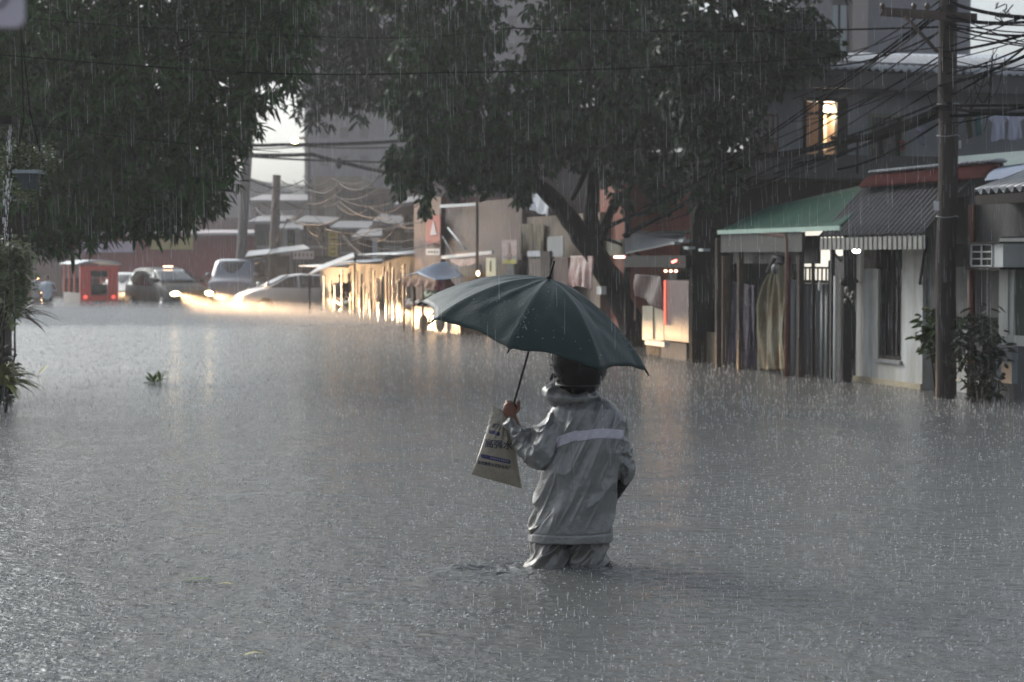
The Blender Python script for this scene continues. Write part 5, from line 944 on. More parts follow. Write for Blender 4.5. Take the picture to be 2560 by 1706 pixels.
for s in (-1, 1):
    mb = MB(); mb.ell((-1.16, s*.5, .85), (.03, .07, .07), 8, 6); part('tail_light', mb, lamp_mat('tail_glow', (1, .12, .08), .7), t)
    mb = MB(); mb.tube([(-.6, s*.5, .3), (-.6, s*.64, .3)], .3, 14); part('wheel', mb, BLACKP, t)
mb = MB(); mb.tube([(1.9, -.06, .3), (1.9, .06, .3)], .3, 14); part('wheel', mb, BLACKP, t)
# motorcycle
M = frame(W(868, 775, 60).x, 60, (.55, -.83), -.4); t = thing('motorcycle', 'dark motorcycle standing in the water between the white sedan and the timber stall', 'motorcycle', (0, 0, 0), M)
mb = MB(); mb.tube([(.55, 0, .85), (.2, 0, .72), (-.3, 0, .7), (-.75, 0, .85)], [.09, .15, .13, .06], 10); mb.tube([(.2, 0, .6), (-.25, 0, .45)], [.14, .16], 10); part('body', mb, mat('bike_dark', (36, 30, 32), .3, .3), t)
mb = MB(); mb.box(-.75, .1, -.12, .12, .82, .9); part('seat', mb, BLACKP, t)
mb = MB(); mb.tube([(.68, 0, .3), (.5, 0, 1.02)], .03, 6); mb.tube([(.46, -.34, 1.08), (.5, 0, 1.04), (.46, .34, 1.08)], .018, 6); part('handlebar', mb, METAL_G, t)
mb = MB(); mb.ell((.62, 0, .95), (.08, .09, .09), 10, 8); part('headlight', mb, lamp_mat('bike_glow', (1, .75, .5), 3), t)
for s in (-1, 1): mb = MB(); mb.ell((.44, s*.4, 1.2), (.02, .06, .04), 6, 5); part('mirror', mb, METAL_G, t)
for x in (.72, -.6): mb = MB(); mb.tube([(x, -.05, .3), (x, .05, .3)], .3, 16); part('wheel', mb, BLACKP, t)
# ------------------------------------------------------------------ far people
def small_person(label, px, Y, shirt, shorts, z0=-.5, h=1.62, lean=0, arm_up=False, hold=None):
    o = W(px, 765, Y); k = h/1.7; t = thing('person', label, 'person', (o.x, Y, z0)); b = Vector((o.x, Y, z0)); V_ = lambda x, y, z: b+Vector((x, y, z))*k
    mb = MB(); mb.capsule(V_(-.09, 0, .08), .05, V_(-.1, 0, .5), .06); mb.capsule(V_(-.1, 0, .5), .06, V_(-.08, 0, .9), .085); mb.capsule(V_(.1, .1, .08), .05, V_(.1, .04, .5), .06); mb.capsule(V_(.1, .04, .5), .06, V_(.08, 0, .9), .085)
    mb.capsule(V_(0, 0, .95), .14, V_(0, 0, 1.3), .15); mb.capsule(V_(0, 0, 1.35), .06, V_(0, 0, 1.5), .055); mb.ell(V_(0, 0, 1.59), (.08*k, .1*k, .12*k))
    mb.capsule(V_(-.2, 0, 1.38), .055, V_(-.28, -.02, 1.1), .045); mb.capsule(V_(-.28, -.02, 1.1), .045, V_(-.2, -.15, .9), .035)
    if arm_up: mb.capsule(V_(.2, 0, 1.38), .055, V_(.3, -.1, 1.2), .045); mb.capsule(V_(.3, -.1, 1.2), .045, V_(.22, -.18, 1.4), .035)
    else: mb.capsule(V_(.2, 0, 1.38), .055, V_(.27, -.02, 1.1), .045); mb.capsule(V_(.27, -.02, 1.1), .045, V_(.24, -.1, .85), .035)
    me, v, nr = remesh(mb, .025); setco(me, v, b); part('person_body', me, mat('skin_brown', (120, 80, 62), .5, .1), t).name = 'body'
    mb = MB(); mb.capsule(V_(0, 0, .93), .17, V_(0, 0, 1.33), .175); mb.capsule(V_(-.19, 0, 1.38), .075, V_(-.27, -.02, 1.16), .07); mb.capsule(V_(.19, 0, 1.38), .075, V_(.27, -.03, 1.18), .07)
    me, v, nr = remesh(mb, .025); setco(me, v, b); part('shirt', me, shirt, t)
    mb = MB(); mb.capsule(V_(-.09, 0, .6), .1, V_(-.05, 0, .9), .13); mb.capsule(V_(.1, .03, .6), .1, V_(.05, 0, .9), .13); me, v, nr = remesh(mb, .025); setco(me, v, b); part('shorts', me, shorts, t)
    mb = MB(); mb.ell(V_(0, .015, 1.635), (.088*k, .105*k, .09*k)); part('hair', mb, BLACKP, t)
    return t
small_person('person in a white shirt and dark shorts wading at the far left beside the tricycle', 119, 68, mat('white_shirt', (188, 196, 208), .7, .1), mat('dark_shorts', (40, 36, 36), .7, .1), arm_up=True)
small_person('person in pale grey clothes behind the one in the white shirt, far left', 92, 71, mat('grey_shirt', (150, 152, 158), .7, .1), mat('grey_shorts', (120, 120, 124), .7, .1))
small_person('person in grey riding clothes standing by the motorcycle under the pale awning', 852, 61, mat('rider_grey', (98, 86, 84), .7, .2), mat('dark_shorts', (40, 36, 36)), h=1.7)
# ================================================================== MAIN FIGURE
D0 = 10.6
def Q(px, py, dy=0.): return W(px, py, D0+dy)
PPM = FPX/D0
base = Q(1415, 1425, 0.); base.z = -.5
man = thing('person', 'person in a silver-grey raincoat and black helmet wading away under an umbrella', 'person', base)
SKIN = mat('wet_skin', (122, 76, 58), .42, .15, 18, .15, 60)
def smin_fold(v, seeds): pass
# body: legs, hips, trunk, neck, head, arms and hands as one surface
mb = MB()
hipL, hipR = Q(1375, 1310, .0), Q(1470, 1310, .02)
kneeL, kneeR = Vector((hipL.x-.02, D0-.04, -.05)), Vector((hipR.x+.0, D0+.12, -.03)); ankL, ankR = Vector((hipL.x-.02, D0-.12, -.46)), Vector((hipR.x, D0+.12, -.46))
for a, b in ((kneeL, ankL), (kneeR, ankR)):
    mb.capsule(a, .058, b, .042); mb.capsule(b+Vector((0, -.03, -.02)), .04, b+Vector((0, .14, -.035)), .032)
mb.capsule(hipL, .085, kneeL, .06); mb.capsule(hipR, .085, kneeR, .06)
mb.capsule(Q(1422, 1300), .11, Q(1440, 1180), .1); mb.capsule(Q(1440, 1180), .1, Q(1455, 1080), .1)
mb.capsule(Q(1455, 1040), .06, Q(1450, 950), .055)
hc = Q(1447, 905, .01)
mb.ell(hc, (.078, .098, .115)); mb.ell(hc+Vector((-.01, .035, -.055)), (.055, .06, .06))
mb.capsule(hc+Vector((-.015, .1, .005)), .012, hc+Vector((-.017, .118, -.03)), .016)      # nose
mb.ell(hc+Vector((-.015, .09, -.065)), (.028, .012, .009)); mb.ell(hc+Vector((-.079, .0, -.01)), (.012, .022, .032)); mb.ell(hc+Vector((.079, .0, -.01)), (.012, .022, .032))
mb.ell(hc+Vector((-.012, .088, -.095)), (.025, .02, .018))
shL, elL, wrL = Q(1402, 1045, .0), Q(1346, 1136, -.05), Q(1285, 1062, .05)
shR, elR, wrR = Q(1522, 1055, .03), Q(1552, 1150, .04), Q(1534, 1232, .12)
mb.capsule(shL, .045, elL, .034); mb.capsule(elL, .034, wrL, .024); mb.capsule(shR, .045, elR, .03); mb.capsule(elR, .03, wrR, .022)
# left hand, a fist round the shaft
AX = Vector((.272, -.14, .952)).normalized()            # the umbrella's axis
h0 = Q(1287, 1003, .08)                                  # where the shaft enters the fist
def hand_fist(mb, wr, top, ax):
    side = Vector((1, 0, 0)); side = (side-ax*side.dot(ax)).normalized(); fwd = ax.cross(side).normalized()   # fwd points away from the eye
    if fwd.y < 0: fwd = -fwd
    pc = top - ax*.045                                    # centre of the grip on the shaft
    palm = pc - fwd*.026 - side*.012
    for k in range(4):                                    # metacarpals fan from the wrist to the knuckles on the far-left side
        kn = pc + ax*(.030-.021*k) - side*(.040-.002*abs(k-1)) - fwd*(.006+.002*k); mb.capsule(wr.lerp(palm, .35), .019, kn, .0115); mb.capsule(palm+ax*(.012-.012*k), .018, kn, .0115)
        p1 = kn + fwd*.030 - side*.004 - ax*.004; p2 = p1 + side*.036 + fwd*.004 - ax*.002; p3 = p2 + side*(.018) - fwd*.018
        r = (.0098, .0102, .0098, .0085)[k]; ln = (1, 1.06, 1, .84)[k]; p2 = p1.lerp(p2, ln)
        mb.capsule(kn, r*1.08, p1, r); mb.capsule(p1, r, p2, r*.95); mb.capsule(p2, r*.95, p3, r*.85)
    mb.ell(palm-ax*.004-side*.006, (.036, .024, .043)); mb.capsule(wr, .026, palm-ax*.02, .028)
    t0 = palm - ax*.018 + side*.022; t1 = pc + side*.030 - fwd*.010 + ax*.012; t2 = pc + side*.021 - fwd*.008 + ax*.048
    mb.capsule(t0, .0165, t1, .0125); mb.capsule(t1, .0125, t2, .0095)
wrist = Q(1288, 1060, .06)
hand_fist(mb, wrist, h0, AX)
# right hand hanging, only its edge shows past the coat
def hand_relaxed(mb, wr, d, side, fwd):
    pc = wr + d*.05; mb.ell(pc, (.018+abs(side.x)*.022, .018+abs(side.y)*.022, .045)); mb.capsule(wr, .025, pc, .024)
    for k in range(4):
        kn = pc + d*.038 + side*(.027-.018*k); p1 = kn + d*.034 + fwd*.008; p2 = p1 + d*.022 + fwd*.014; p3 = p2 + d*.013 + fwd*.014
        r = (.0095, .0098, .0094, .0083)[k]; mb.capsule(kn, r*1.1, p1, r); mb.capsule(p1, r, p2, r*.92); mb.capsule(p2, r*.92, p3, r*.8)
    t1 = pc + side*.042 + fwd*.012; t2 = t1 + d*.038 + fwd*.012; mb.capsule(wr+d*.02+side*.015, .015, t1, .012); mb.capsule(t1, .012, t2, .009)
hand_relaxed(mb, wrR, Vector((-.05, .12, -1)).normalized(), Vector((0, 1, .1)).normalized(), Vector((-1, 0, 0)))
me, v, nr = remesh(mb, .0045, 2); setco(me, v, base); body = part('body', me, SKIN, man)
# coat: one solid with both sleeves
SIL = mat('silver_raincoat', (128, 127, 126), .3, .12, 7, .15, 35, metal=.35, spec=.6)
def rings(mb, rows, n=40):
    vs = []
    for (xl, xr, py, ry, dy) in rows:
        a = Q(xl, py); b = Q(xr, py); cx = (a.x+b.x)/2; rx = (b.x-a.x)/2
        for k in range(n):
            t = 2*PI*k/n; c_, s_ = math.cos(t), math.sin(t); e = .82
            vs.append((cx+rx*math.copysign(abs(c_)**e, c_), D0+dy+ry*math.copysign(abs(s_)**e, s_), a.z))
    m = len(rows); fs = [(i*n+k, (i+1)*n+k, (i+1)*n+(k+1) % n, i*n+(k+1) % n) for i in range(m-1) for k in range(n)] + [tuple(range(n)), tuple(range(m*n-1, (m-1)*n-1, -1))]
    mb.add(vs, fs, True)
mb = MB()
rings(mb, [(1412, 1490, 972, .06, .0), (1402, 1500, 990, .075, .0), (1388, 1528, 1003, .095, .0), (1378, 1546, 1022, .115, 0), (1374, 1560, 1050, .13, 0), (1378, 1567, 1085, .14, 0), (1378, 1562, 1130, .142, 0), (1360, 1552, 1180, .14, 0), (1343, 1538, 1225, .14, .0), (1334, 1532, 1280, .148, 0), (1321, 1532, 1332, .155, 0), (1318, 1533, 1352, .157, 0)])
mb.capsule(Q(1408, 1040, 0), .078, Q(1352, 1128, -.05), .088); mb.capsule(Q(1352, 1128, -.05), .088, Q(1342, 1138, -.055), .08); mb.capsule(Q(1336, 1138, -.05), .078, Q(1298, 1090, .02), .053); mb.capsule(Q(1298, 1090, .02), .052, Q(1284, 1066, .05), .041)
mb.capsule(Q(1522, 1055, .03), .072, Q(1556, 1130, .03), .062); mb.capsule(Q(1556, 1130, .03), .062, Q(1553, 1165, .04), .066); mb.capsule(Q(1551, 1165, .05), .062, Q(1556, 1180, .06), .058)
me, v, nr = remesh(mb, .0048, 3)
def px_of(v): return CX + FPX*v[:, 0]/v[:, 1], CY - FPX*((v[:, 2]-HC)/v[:, 1] + math.tan(PITCH))   # layout coordinates on the figure for seams and folds
ux, uy = px_of(v)
def ridge(n_, p=1.6): return (1-np.abs(n_))**p
k = 1/PPM
# diagonal folds over the back, crumples on the sleeves
x_, z_ = v[:, 0]*PPM, -v[:, 2]*PPM; yy = v[:, 1]*PPM
torso = np.clip((uy-1010)/60, 0, 1)*np.clip((1345-uy)/60, .12, 1); isarmL = np.clip((1385-ux)/25, 0, 1)*np.clip((1185-uy)/20, 0, 1); isarmR = np.clip((ux-1548)/12, 0, 1)
ca, sa = math.cos(math.radians(24)), math.sin(math.radians(24)); al = x_*-sa+z_*ca; ac = x_*ca+z_*sa
wob = vnoise(np.stack([al/150, ac/60, yy/120], 1), 1)*14
f1 = ridge(vnoise(np.stack([(ac+wob)/34, al/230, yy/200], 1), 2), 3.2); f2 = ridge(vnoise(np.stack([(ac+wob*.6)/17, al/110, yy/150], 1), 3), 3.5)
disp = ((f1-.3)*.027 + (f2-.3)*.009)*torso*(1-isarmL)*(1-isarmR)
q = np.stack([(x_*.8+z_*.6)/30, (z_*.8-x_*.6)/62, yy/60], 1); cr = ridge(vnoise(q, 5), 3)-.35; cr2 = ridge(vnoise(q*2.1, 6), 3.5)-.3
disp += (cr*.036 + cr2*.012)*np.clip(isarmL+isarmR, 0, 1)
tw = vnoise(v*np.array([26, 26, 26]), 8)*.0012
v2 = v + nr*(disp+tw)[:, None]
# armhole seams, back hem stitching, a shoulder yoke fold
hem = np.exp(-((uy-1344-((ux-1425)/110)**2*-8)/2.2)**2)*.003; v2 -= nr*hem[:, None]
d1 = np.abs((ux-1398)-(uy-1060)*-.12-18*np.cos((uy-1010)/70)); seam = np.exp(-(d1/5)**2)*np.clip((1150-uy)/30, 0, 1)*np.clip((uy-1005)/10, 0, 1)*(v[:, 1] < D0)*.009; v2 -= nr*seam[:, None]
d2 = np.abs(ux-1560+(1085-uy)*.02); seam = np.exp(-(d2/4)**2)*np.clip((1230-uy)/30, 0, 1)*np.clip((uy-1060)/20, 0, 1)*(v[:, 1] < D0)*.01; v2 -= nr*seam[:, None]
setco(me, v2, base); coat = part('raincoat', me, SIL, man)
sb = MB(); sb.capsule(Q(1560, 1172, .06), .048, Q(1556, 1200, .08), .046); sb.capsule(Q(1556, 1200, .08), .046, Q(1537, 1234, .12), .034)
me_, vv_, nr_ = remesh(sb, .006, 2); vv_ = vv_ + nr_*(vnoise(vv_*40, 31)*.006)[:, None]; setco(me_, vv_, base); part('inner_sleeve', me_, mat('black_sleeve', (20, 20, 22), .5, .2, spec=.2), man)
# reflective band, laid 2 mm over the coat's back
from mathutils.bvhtree import BVHTree
bv = BVHTree.FromPolygons([tuple(a) for a in v2], [tuple(p.vertices) for p in me.polygons])
def on_coat(px, py, off=.003):
    d = ray(px, py).normalized(); h, n_, i_, ds = bv.ray_cast(Vector((0, 0, HC)), d)
    return (h - d*off) if h is not None else None
def lay(mb, f, nu, nv, off=.004, th=.003):
    P_ = [[None]*(nv+1) for _ in range(nu+1)]
    for i in range(nu+1):
        for j in range(nv+1):
            px, py = f(i/nu, j/nv); p = on_coat(px, py, off)
            P_[i][j] = p if p is not None else (P_[i-1][j] if i and P_[i-1][j] else Q(px, py, -.13))
    mb.sheet(lambda u, v_: P_[round(u*nu)][round(v_*nv)], nu, nv, th)
mb = MB(); lay(mb, lambda u, w_: (1391+168*u, (1095 - 18*min(1, u/.3)**.8 - 3*u) + w_*(24+2*(1-u)) + 3*math.sin(PI*u*2.2)*(u > .3)), 70, 8)
part('reflective_band', mb, mat('reflective_tape', (196, 190, 202), .4, .12, 60, .2, 90), man)
# collar / rolled hood
mb = MB(); ring = []
for i in range(28):
    a = 2*PI*i/28; px = 1434+56*math.cos(a) ; left = max(0, -math.cos(a)); pt = Q(px-4*left, 990-6*left**1.5, 0); pt.y += .105*math.sin(a); pt.z += .02*math.sin(a)*(1 if math.sin(a) > 0 else .4); ring.append((pt, .026+.02*left))
for i in range(28): mb.capsule(ring[i][0], ring[i][1], ring[(i+1) % 28][0], ring[(i+1) % 28][1], 10)
mb.capsule(Q(1382, 1000, -.0), .036, Q(1400, 966, .02), .022); mb.capsule(Q(1400, 962, .02), .02, Q(1440, 975, -.08), .018)
mb.capsule(Q(1386, 1006, -.03), .03, Q(1440, 1000, -.09), .022)
me, v, nr = remesh(mb, .006, 3); x_, z_, yy = v[:, 0]*PPM, -v[:, 2]*PPM, v[:, 1]*PPM
c1 = ridge(vnoise(np.stack([(x_+z_*.4)/26, (z_-x_*.3)/44, yy/40], 1), 12), 2)-.4; v = v+nr*(c1*.018)[:, None]; setco(me, v, base); part('hood', me, SIL, man)
# trousers
mb = MB(); mb.capsule(Q(1374, 1310, -.0), .095, Q(1364, 1430, -.03), .122); mb.capsule(Q(1364, 1430, -.03), .12, Vector((kneeL.x, kneeL.y, -.12)), .1)
mb.capsule(Q(1470, 1310, .0), .095, Q(1466, 1430, .02), .108); mb.capsule(Q(1466, 1430, .02), .106, Vector((kneeR.x, kneeR.y, -.12)), .09); mb.capsule(Q(1390, 1295), .11, Q(1460, 1295), .11)
me, v, nr = remesh(mb, .006, 3); x_, z_, yy = v[:, 0]*PPM, -v[:, 2]*PPM, v[:, 1]*PPM
al = x_*-.62+z_*.78; ac = x_*.78+z_*.62; c1 = ridge(vnoise(np.stack([ac/30, al/85, yy/90], 1), 15), 2.2)-.4; c2 = ridge(vnoise(np.stack([ac/15, al/45, yy/60], 1), 16), 2)-.4
v = v+nr*(c1*.045+c2*.016)[:, None]; setco(me, v, base); part('trousers', me, mat('grey_rain_trousers', (116, 113, 109), .38, .15, 7, .15, 35, metal=.35, spec=.6), man)
# helmet
HB = mat('black_helmet', (7, 7, 8), .26, .1, 3, spec=.22)
mb = MB(); rows = []; hcx = 1446
prof = [(800, 6), (806, 30), (818, 50), (838, 66), (862, 73), (890, 75), (915, 73), (935, 69), (950, 61), (966, 51), (980, 42), (985, 34)]
n = 36; vs = []
for (py, hw) in prof:
    a = Q(hcx + (2 if py > 920 else 0), py, .0); rx = hw/PPM
    for kk in range(n): t_ = 2*PI*kk/n; vs.append((a.x+rx*math.cos(t_), D0+.015+rx*1.16*math.sin(t_), a.z+ (.03*max(0, math.sin(t_)) if py > 940 else 0)))
m_ = len(prof); fs = [(i*n+kk, (i+1)*n+kk, (i+1)*n+(kk+1) % n, i*n+(kk+1) % n) for i in range(m_-1) for kk in range(n)] + [tuple(range(n-1, -1, -1)), tuple(range((m_-1)*n, m_*n))]
mb.add(vs, [tuple(reversed(f)) for f in fs], True); hel = part('helmet', mb, HB, man)
mb = MB(); rr_ = []
for kk in range(37):
    t_ = 2*PI*kk/36; a = Q(hcx+1, 962, 0); rx = 55/PPM; rr_.append((a.x+rx*math.cos(t_), D0+.015+rx*1.17*math.sin(t_), a.z+.03*max(0, math.sin(t_))))
mb.tube(rr_, .0045, 6); part('edge_trim', mb, mat('helmet_trim', (46, 46, 48), .3, .1), hel)
mb = MB(); mb.tube([Q(1447+dx_, py_, -.17+.02*abs(dx_)/20) for dx_, py_ in ((0, 850), (1, 880), (2, 910), (3, 935))], .004, 5); part('shell_seam', mb, mat('helmet_trim', (46, 46, 48)), hel)
mb = MB(); mb.ell(Q(1392, 893, -.06), (.035, .03, .035), 12, 8); mb.tube([Q(1376, 912, -.05), Q(1386, 925, -.1), Q(1404, 936, -.135)], .0035, 5); part('visor_hinge_glint', mb, mat('helmet_grey', (66, 64, 62), .25, .3, 30), hel)  # the curved line is a modelled reflection of the clear visor
mb = MB(); mb.capsule(Q(1382, 940, -.02), .012, Q(1377, 948, -.02), .008); part('chin_strap', mb, BLACKP, hel); mb = MB(); mb.tube([Q(1413, 975, -.115), Q(1412, 988, -.118)], .003, 5); part('clasp', mb, METAL_G, hel)
# ================================================================== UMBRELLA
apex = Q(1373, 697, .0); gx = h0
AXu = (apex - h0).normalized(); e1 = Vector((.962, 0, -.272)); e1 = (e1-AXu*e1.dot(AXu)).normalized(); e2 = AXu.cross(e1).normalized()
if e2.y > 0: e2 = -e2
umb = thing('umbrella', 'dark blue-green umbrella tilted left, held up by the wading person', 'umbrella', h0-AX*.1)
R_, Hh = .655, .335
TIP = {0: (1.0, .0), 1: (1.0, .03), 2: (1.0, 0.), 3: (1.0, .0), 4: (.985, .0)}
def rib(k, s):
    th = math.radians(10+45*k); r = s*R_; hgt = -Hh*(.22*s + .78*s**2.35); return apex + (e1*math.cos(th)+e2*math.sin(th))*r + AXu*hgt
def canopy(k, t, s):
    a, b = rib(k, s), rib(k+1, s); p = a.lerp(b, t); q = 4*t*(1-t); cen = apex + AXu*((p-apex).dot(AXu)); p = p + (cen-p)*(.035*q*s*s) - AXu*(.012*q*math.sin(PI*s))
    p = p + AXu*(.045*q*max(0, s-.6)/.4*.6)         # the hem is cut in between the ribs
    e = min(t, 1-t); fr_ = math.exp(-(e/.16)**2)*s**3       # pleats gather at the rib tips
    out = (p-apex).normalized(); p = p + out*0 + (AXu+out*.3)*(.008*fr_*math.sin(38*e*6+9*s)) + AXu*.0035*math.sin(13*t+17*s+k*2)*q*s
    p += AXu*.010*math.exp(-((t-.35-.4*s)/.07)**2)*math.sin(PI*s)*(1 if k in (1, 2, 7) else -.4)
    return p
vs = []; nt_, ns = 20, 26
mb = MB(); faces = []; vid = {}
def cv(k, i, j):
    kk, ii = (k, i) if i < nt_ else ((k+1) % 8, 0)
    if j == 0: kk, ii = 0, 0
    key = (kk, ii, j)
    if key not in vid: vid[key] = len(vs); vs.append(canopy(kk, ii/nt_, j/ns))
    return vid[key]
for k_ in range(8):
    for i in range(nt_):
        for j in range(ns):
            a, b, c, d = cv(k_, i, j), cv(k_, i, j+1), cv(k_, i+1, j+1), cv(k_, i+1, j)
            faces.append((a, b, c) if j == 0 else (a, b, c, d))
mb.add(vs, faces, True)
CAN = mat('umbrella_cloth', (18, 42, 40), .42, .12, 5, .1, 60, spec=.28, trans=.03)
cp = part('canopy', mb, CAN, umb); sm_ = cp.modifiers.new('thick', 'SOLIDIFY'); sm_.thickness = .002; sm_.offset = -1
mb = MB()
for k_ in range(8):
    mb = MB(); mb.tube([rib(k_, s/12)-AXu*.006 for s in range(13)], .0028, 5); rb = part('rib', mb, BLACKP, umb)
    mb = MB(); a = rib(k_, 1.0); d = (a-rib(k_, .93)).normalized(); mb.capsule(a-d*.006, .0055, a+d*.02, .0045, 8); part('rib_tip', mb, BLACKP, rb)
    mb = MB(); mb.tube([rib(k_, .48)-AXu*.008, apex-AXu*.26], .002, 4); part('stretcher', mb, METAL_G, umb)
mb = MB(); mb.tube([apex+AXu*.01, h0-AX*.13], .0062, 10); part('shaft', mb, BLACKP, umb)
mb = MB(); mb.tube([apex+AXu*.0, apex+AXu*.012, apex+AXu*.013, apex+AXu*.1], [.018, .016, .0075, .006], 10); part('ferrule', mb, BLACKP, umb)
mb = MB(); mb.tube([h0-AX*.015, h0-AX*.13], .0125, 10); part('handle', mb, BLACKP, umb)
mb = MB(); a = rib(4, .93); a2 = rib(3, .97).lerp(rib(4, .97), .35); p = a.lerp(a2, .5); mb.tube([Q(1100, 772, -.15), Q(1088, 780, -.16), Q(1078, 790, -.17), Q(1073, 803, -.17), Q(1071, 812, -.17)], [.012, .006, .003, .004, .008], 6); part('closing_strap', mb, BLACKP, umb)
# beads of water on the cloth and strings of drops falling from the tips
rng = random.Random(8); mb = MB()
bvc = BVHTree.FromPolygons([tuple(x) for x in vs], faces)
def on_can(px, py):
    d = ray(px, py).normalized(); h, n_, i_, ds = bvc.ray_cast(Vector((0, 0, HC)), d); return h
for (x0, y0_, x1, y1_, c_, sp) in ((1318, 778, 1290, 850, 34, 5), (1345, 768, 1312, 830, 12, 5), (1552, 832, 1600, 895, 30, 3), (1474, 759, 1495, 766, 7, 3), (1356, 847, 1357, 848, 2, 1), (1498, 875, 1500, 905, 6, 2), (1200, 700, 1500, 860, 40, 60)):
    for i in range(c_):
        u = rng.random(); p = on_can(x0+(x1-x0)*u+rng.gauss(0, sp), y0_+(y1_-y0_)*u+rng.gauss(0, sp*.6))
        if p: mb.ell(p-ray(1300, 800)*.001, (rng.uniform(.0012, .0028),)*2+(rng.uniform(.0015, .004),), 6, 5)
solo('canopy_drops', mb, WETM, 'bright beads of water clinging to the umbrella cloth', 'water drops', apex, kind='stuff')
mb = MB()
for tip, n_, dx, ln in ((rib(0, 1.02), 26, .05, .55), (rib(1, 1.02), 16, .012, .3), (rib(2, 1.02), 5, 0, .1), (rib(0, 1.0).lerp(rib(1, 1.0), .55), 18, .02, .42), (rib(4, 1.02), 4, -.01, .08)):
    for i in range(n_):
        u = (i+rng.random())/n_; p = tip + Vector((dx*u**1.0+rng.gauss(0, .0012), 0, -ln*u*(.3+.7*u))); l = .006+.016*u; mb.tube([p, p-Vector((0, 0, l))], [.0011, .0017], 4)
solo('umbrella_drips', mb, WETM, 'thin strings of drops falling from the umbrella rib tips', 'water drops', rib(0, 1.02), kind='stuff')
mb = MB()
for (px, py, rr) in ((1395, 909, .004), (1399, 918, .003), (1391, 921, .003), (1404, 893, .005), (1410, 899, .004), (1471, 921, .004), (1388, 935, .003), (1425, 905, .002), (1502, 912, .002)):
    mb.ell(Q(px, py, -.1) if px > 1420 else Q(px, py, -.085), (rr*.6, rr*.5, rr*.6), 6, 5)  # white beads set on the shell as its small highlights
solo('helmet_glint_drops', mb, WETM, 'few bright water beads on the black helmet', 'water drops', Q(1395, 909, -.1), kind='stuff')
# ================================================================== BAG
bag = thing('plastic_bag', 'beige plastic sack with blue Chinese printing hanging from the left hand', 'bag', Q(1245, 1200, .05))
BL, BR, TL, TR = (1178, 1186), (1305, 1222), (1232, 1012), (1286, 1036); BY = .09
hp = np.array([1262., 1046.])
def bagp(u, w_, front=True, off=0.):
    x = (TL[0]*(1-u)+TR[0]*u)*(1-w_)+(BL[0]*(1-u)+BR[0]*u)*w_; y = (TL[1]*(1-u)+TR[1]*u)*(1-w_)+(BL[1]*(1-u)+BR[1]*u)*w_
    x += 4*math.sin(PI*w_)*(1-2*u); y += 5*math.sin(PI*u)*w_*0 + (7*math.sin(PI*u) if w_ < .02 else 0)*1.0
    bul = .045*(math.sin(PI*min(1, max(0, u)))**.6)*(math.sin(PI*(w_*.9+.08))**.7)
    dx, dy = x-hp[0], y-hp[1]; r = math.hypot(dx, dy)+1e-3; an = math.atan2(dx, dy)
    pl = (math.exp(-((an+.52)/.05)**2)*.012 - math.exp(-((an+.02)/.10)**2)*.020 + math.exp(-((an-.12)/.05)**2)*.010 + .004*math.sin(an*22))*min(1, r/40)*max(0, 1-(r/62)**2)
    p = Q(x, y, BY - (bul+pl+off if front else -bul*.8)); return p
mb = MB(); nu, nv = 44, 48
vs = [bagp(i/nu, j/nv) for j in range(nv+1) for i in range(nu+1)] + [bagp(i/nu, j/nv, False) for j in range(nv+1) for i in range(nu+1)]
N_ = (nu+1)*(nv+1); f = [(j*(nu+1)+i, (j+1)*(nu+1)+i, (j+1)*(nu+1)+i+1, j*(nu+1)+i+1) for j in range(nv) for i in range(nu)]
f += [tuple(N_+k for k in reversed(q)) for q in f]
loop = [i for i in range(nu+1)] + [j*(nu+1)+nu for j in range(1, nv+1)] + [nv*(nu+1)+i for i in range(nu-1, -1, -1)] + [j*(nu+1) for j in range(nv-1, 0, -1)]
f += [(a, b, b+N_, a+N_) for a, b in zip(loop, loop[1:]+loop[:1])]
mb.add(vs, f, True); part('sack', mb, mat('beige_plastic', (150, 140, 124), .3, .18, 9, .25, 26, spec=.6, coat=.2), bag)
INK = mat('blue_print', (22, 28, 84), .35, .2, 40); INKD = mat('dark_print', (28, 32, 58), .4, .2, 40)
bs = MB(); bs.add([bagp(i/nu, j/nv) for j in range(nv+1) for i in range(nu+1)], [(j*(nu+1)+i, (j+1)*(nu+1)+i, (j+1)*(nu+1)+i+1, j*(nu+1)+i+1) for j in range(nv) for i in range(nu)])
bvb = BVHTree.FromPolygons([tuple(q) for q in bs.v], bs.f)
def on_bag(px, py, off=.0025):
    d = ray(px, py).normalized(); h, n_, i_, ds = bvb.ray_cast(Vector((0, 0, HC)), d); return (h-d*off) if h else Q(px, py, BY-.05)
def print_text(mb, s, cx, cy, hgt, wid, slope):
    v_, f_ = text_mb(s, 1.0, .022); xs = [a[0] for a in v_]; ys_ = [a[1] for a in v_]; w0_, h0_ = max(xs)-min(xs), max(ys_)-min(ys_)
    mb.add([on_bag(cx+(a[0]/w0_)*wid, cy-(a[1]/h0_)*hgt+(a[0]/w0_)*wid*slope) for a in v_], f_)
mb = MB(); print_text(mb, '高强水', 1246, 1113, 23, 70, .10); part('lettering', mb, INKD, bag)
mb = MB(); print_text(mb, '高效建筑水泥粘合剂厂', 1236, 1164, 10, 84, .18); part('small_lettering', mb, INKD, bag)
mb = MB(); print_text(mb, '混凝', 1240, 1066, 12, 20, .12); part('upper_lettering', mb, INKD, bag)
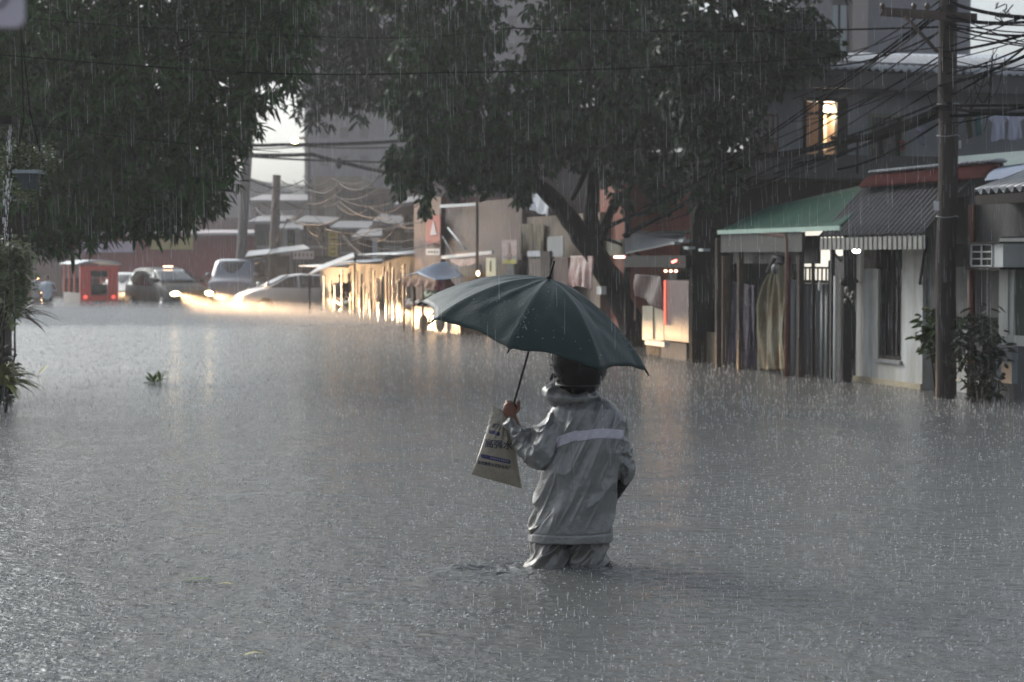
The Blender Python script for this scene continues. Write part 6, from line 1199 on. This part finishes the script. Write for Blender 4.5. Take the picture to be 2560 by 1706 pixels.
def bar(mb, x0, y0_, x1, y1_, h_, n=30, rnd=True):
    a = [on_bag(x0+(x1-x0)*i/n, y0_+(y1_-y0_)*i/n - h_*.5*(math.sqrt(max(.05, 1-max(0, abs(2*i/n-1)-.9)**2/.01)) if rnd else 1)) for i in range(n+1)]
    b = [on_bag(x0+(x1-x0)*i/n, y0_+(y1_-y0_)*i/n + h_*.5*(math.sqrt(max(.05, 1-max(0, abs(2*i/n-1)-.9)**2/.01)) if rnd else 1)) for i in range(n+1)]
    mb.add(a+b, [(i, i+n+1, i+n+2, i+1) for i in range(n)])
mb = MB(); bar(mb, 1202, 1140, 1277, 1156, 10); part('printed_bar', mb, INK, bag)
mb = MB(); bar(mb, 1222, 1079, 1250, 1086, 9, rnd=False); part('printed_bar', mb, INK, bag)
mb = MB(); rng = random.Random(3)
for i in range(9): x = 1226+i*5.3; y = 1145+(x-1226)*.213; bar(mb, x, y-.5, x+3, y+.2, 3.5, 2, False)
part('bar_marks', mb, mat('print_grey', (130, 128, 150), .4, .1), bag)
# ------------------------------------------------------------------ things floating on the water
def flat_leaf(p, L, wd, ang, tilt=.1):
    p = Vector(p); d = Vector((math.cos(ang), math.sin(ang), tilt)); s = Vector((-math.sin(ang), math.cos(ang), 0)); vs = []
    for k in range(7):
        u = k/6; ww = wd*math.sin(PI*(.06+.9*u)); c_ = p+d*L*u+Vector((0, 0, .012*math.sin(PI*u))); vs += [c_-s*ww, c_+Vector((0, 0, -.003)), c_+s*ww]
    return vs, [(k*3+j, k*3+j+1, k*3+4+j, k*3+3+j) for k in range(6) for j in range(2)]
def on_water(px, py): d = ray(px, py); t = -HC/d.z; return d*t + Vector((0, 0, HC))
GRN = mat('floating_green', (104, 130, 62), .4, .3, 20, trans=.2); YEL = mat('floating_yellow', (170, 164, 104), .4, .2, 20)
t = thing('floating_twig', 'bright green leafy twig floating on the dark water at the left', 'twig', on_water(390, 955)); mb = MB(); o = on_water(390, 958)
rng = random.Random(12)
for i in range(20):
    vv, ff = flat_leaf(o+Vector((rng.uniform(-.07, .07), rng.uniform(-.1, .2), .01)), rng.uniform(.12, .2), .024, rng.uniform(0, 6.28), rng.uniform(.1, 1.3)); mb.add(vv, ff, True)
part('leaves', mb, GRN, t); mb = MB(); mb.tube([o-Vector((.15, .1, -.01)), o+Vector((.05, .05, .02)), o+Vector((.12, .1, .16))], .006, 5); part('stem', mb, GRN, t)
for px, py, l, a, m, lb in ((97, 938, .22, 1.2, YEL, 'single pale leaf standing on the water near the left edge'), (176, 968, .3, .2, mat('brown_leaf', (74, 58, 40), .5, .3), 'brown leaf clump on the dark water below the green twig'), (520, 818, .5, .1, YEL, 'yellow leaf far out on the bright water'), (462, 1456, .14, .15, GRN, 'long green-yellow leaf floating in the lower left water'), (540, 1467, .1, -.1, YEL, 'short pale yellow leaf floating right of the longer green one'), (605, 1645, .1, .3, YEL, 'pale leaf scrap near the bottom left of the water')):
    vv, ff = flat_leaf(on_water(px, py)+Vector((0, 0, .008)), l, l*.16, a, .6 if px == 97 else .03); mb = MB(); mb.add(vv, ff, True); solo('floating_leaf', mb, m, lb, 'leaf', vv[0])
# ================================================================== HAZE
mb = MB(); mb.box(-100, 100, -45, 270, -1.7, 39); hz = solo('haze', mb, bpy.data.materials.new('haze'), None, None, kind='stuff'); hz.location = (0, 0, 0)
hm = bpy.data.materials['haze']; hm.use_nodes = True; n = hm.node_tree; n.nodes.remove(n.nodes['Principled BSDF']); pv = n.nodes.new('ShaderNodeVolumePrincipled')
pv.inputs['Color'].default_value = (.95, .93, .92, 1); pv.inputs['Density'].default_value = HAZE; pv.inputs['Anisotropy'].default_value = .35
n.links.new(pv.outputs[0], n.nodes['Material Output'].inputs['Volume'])
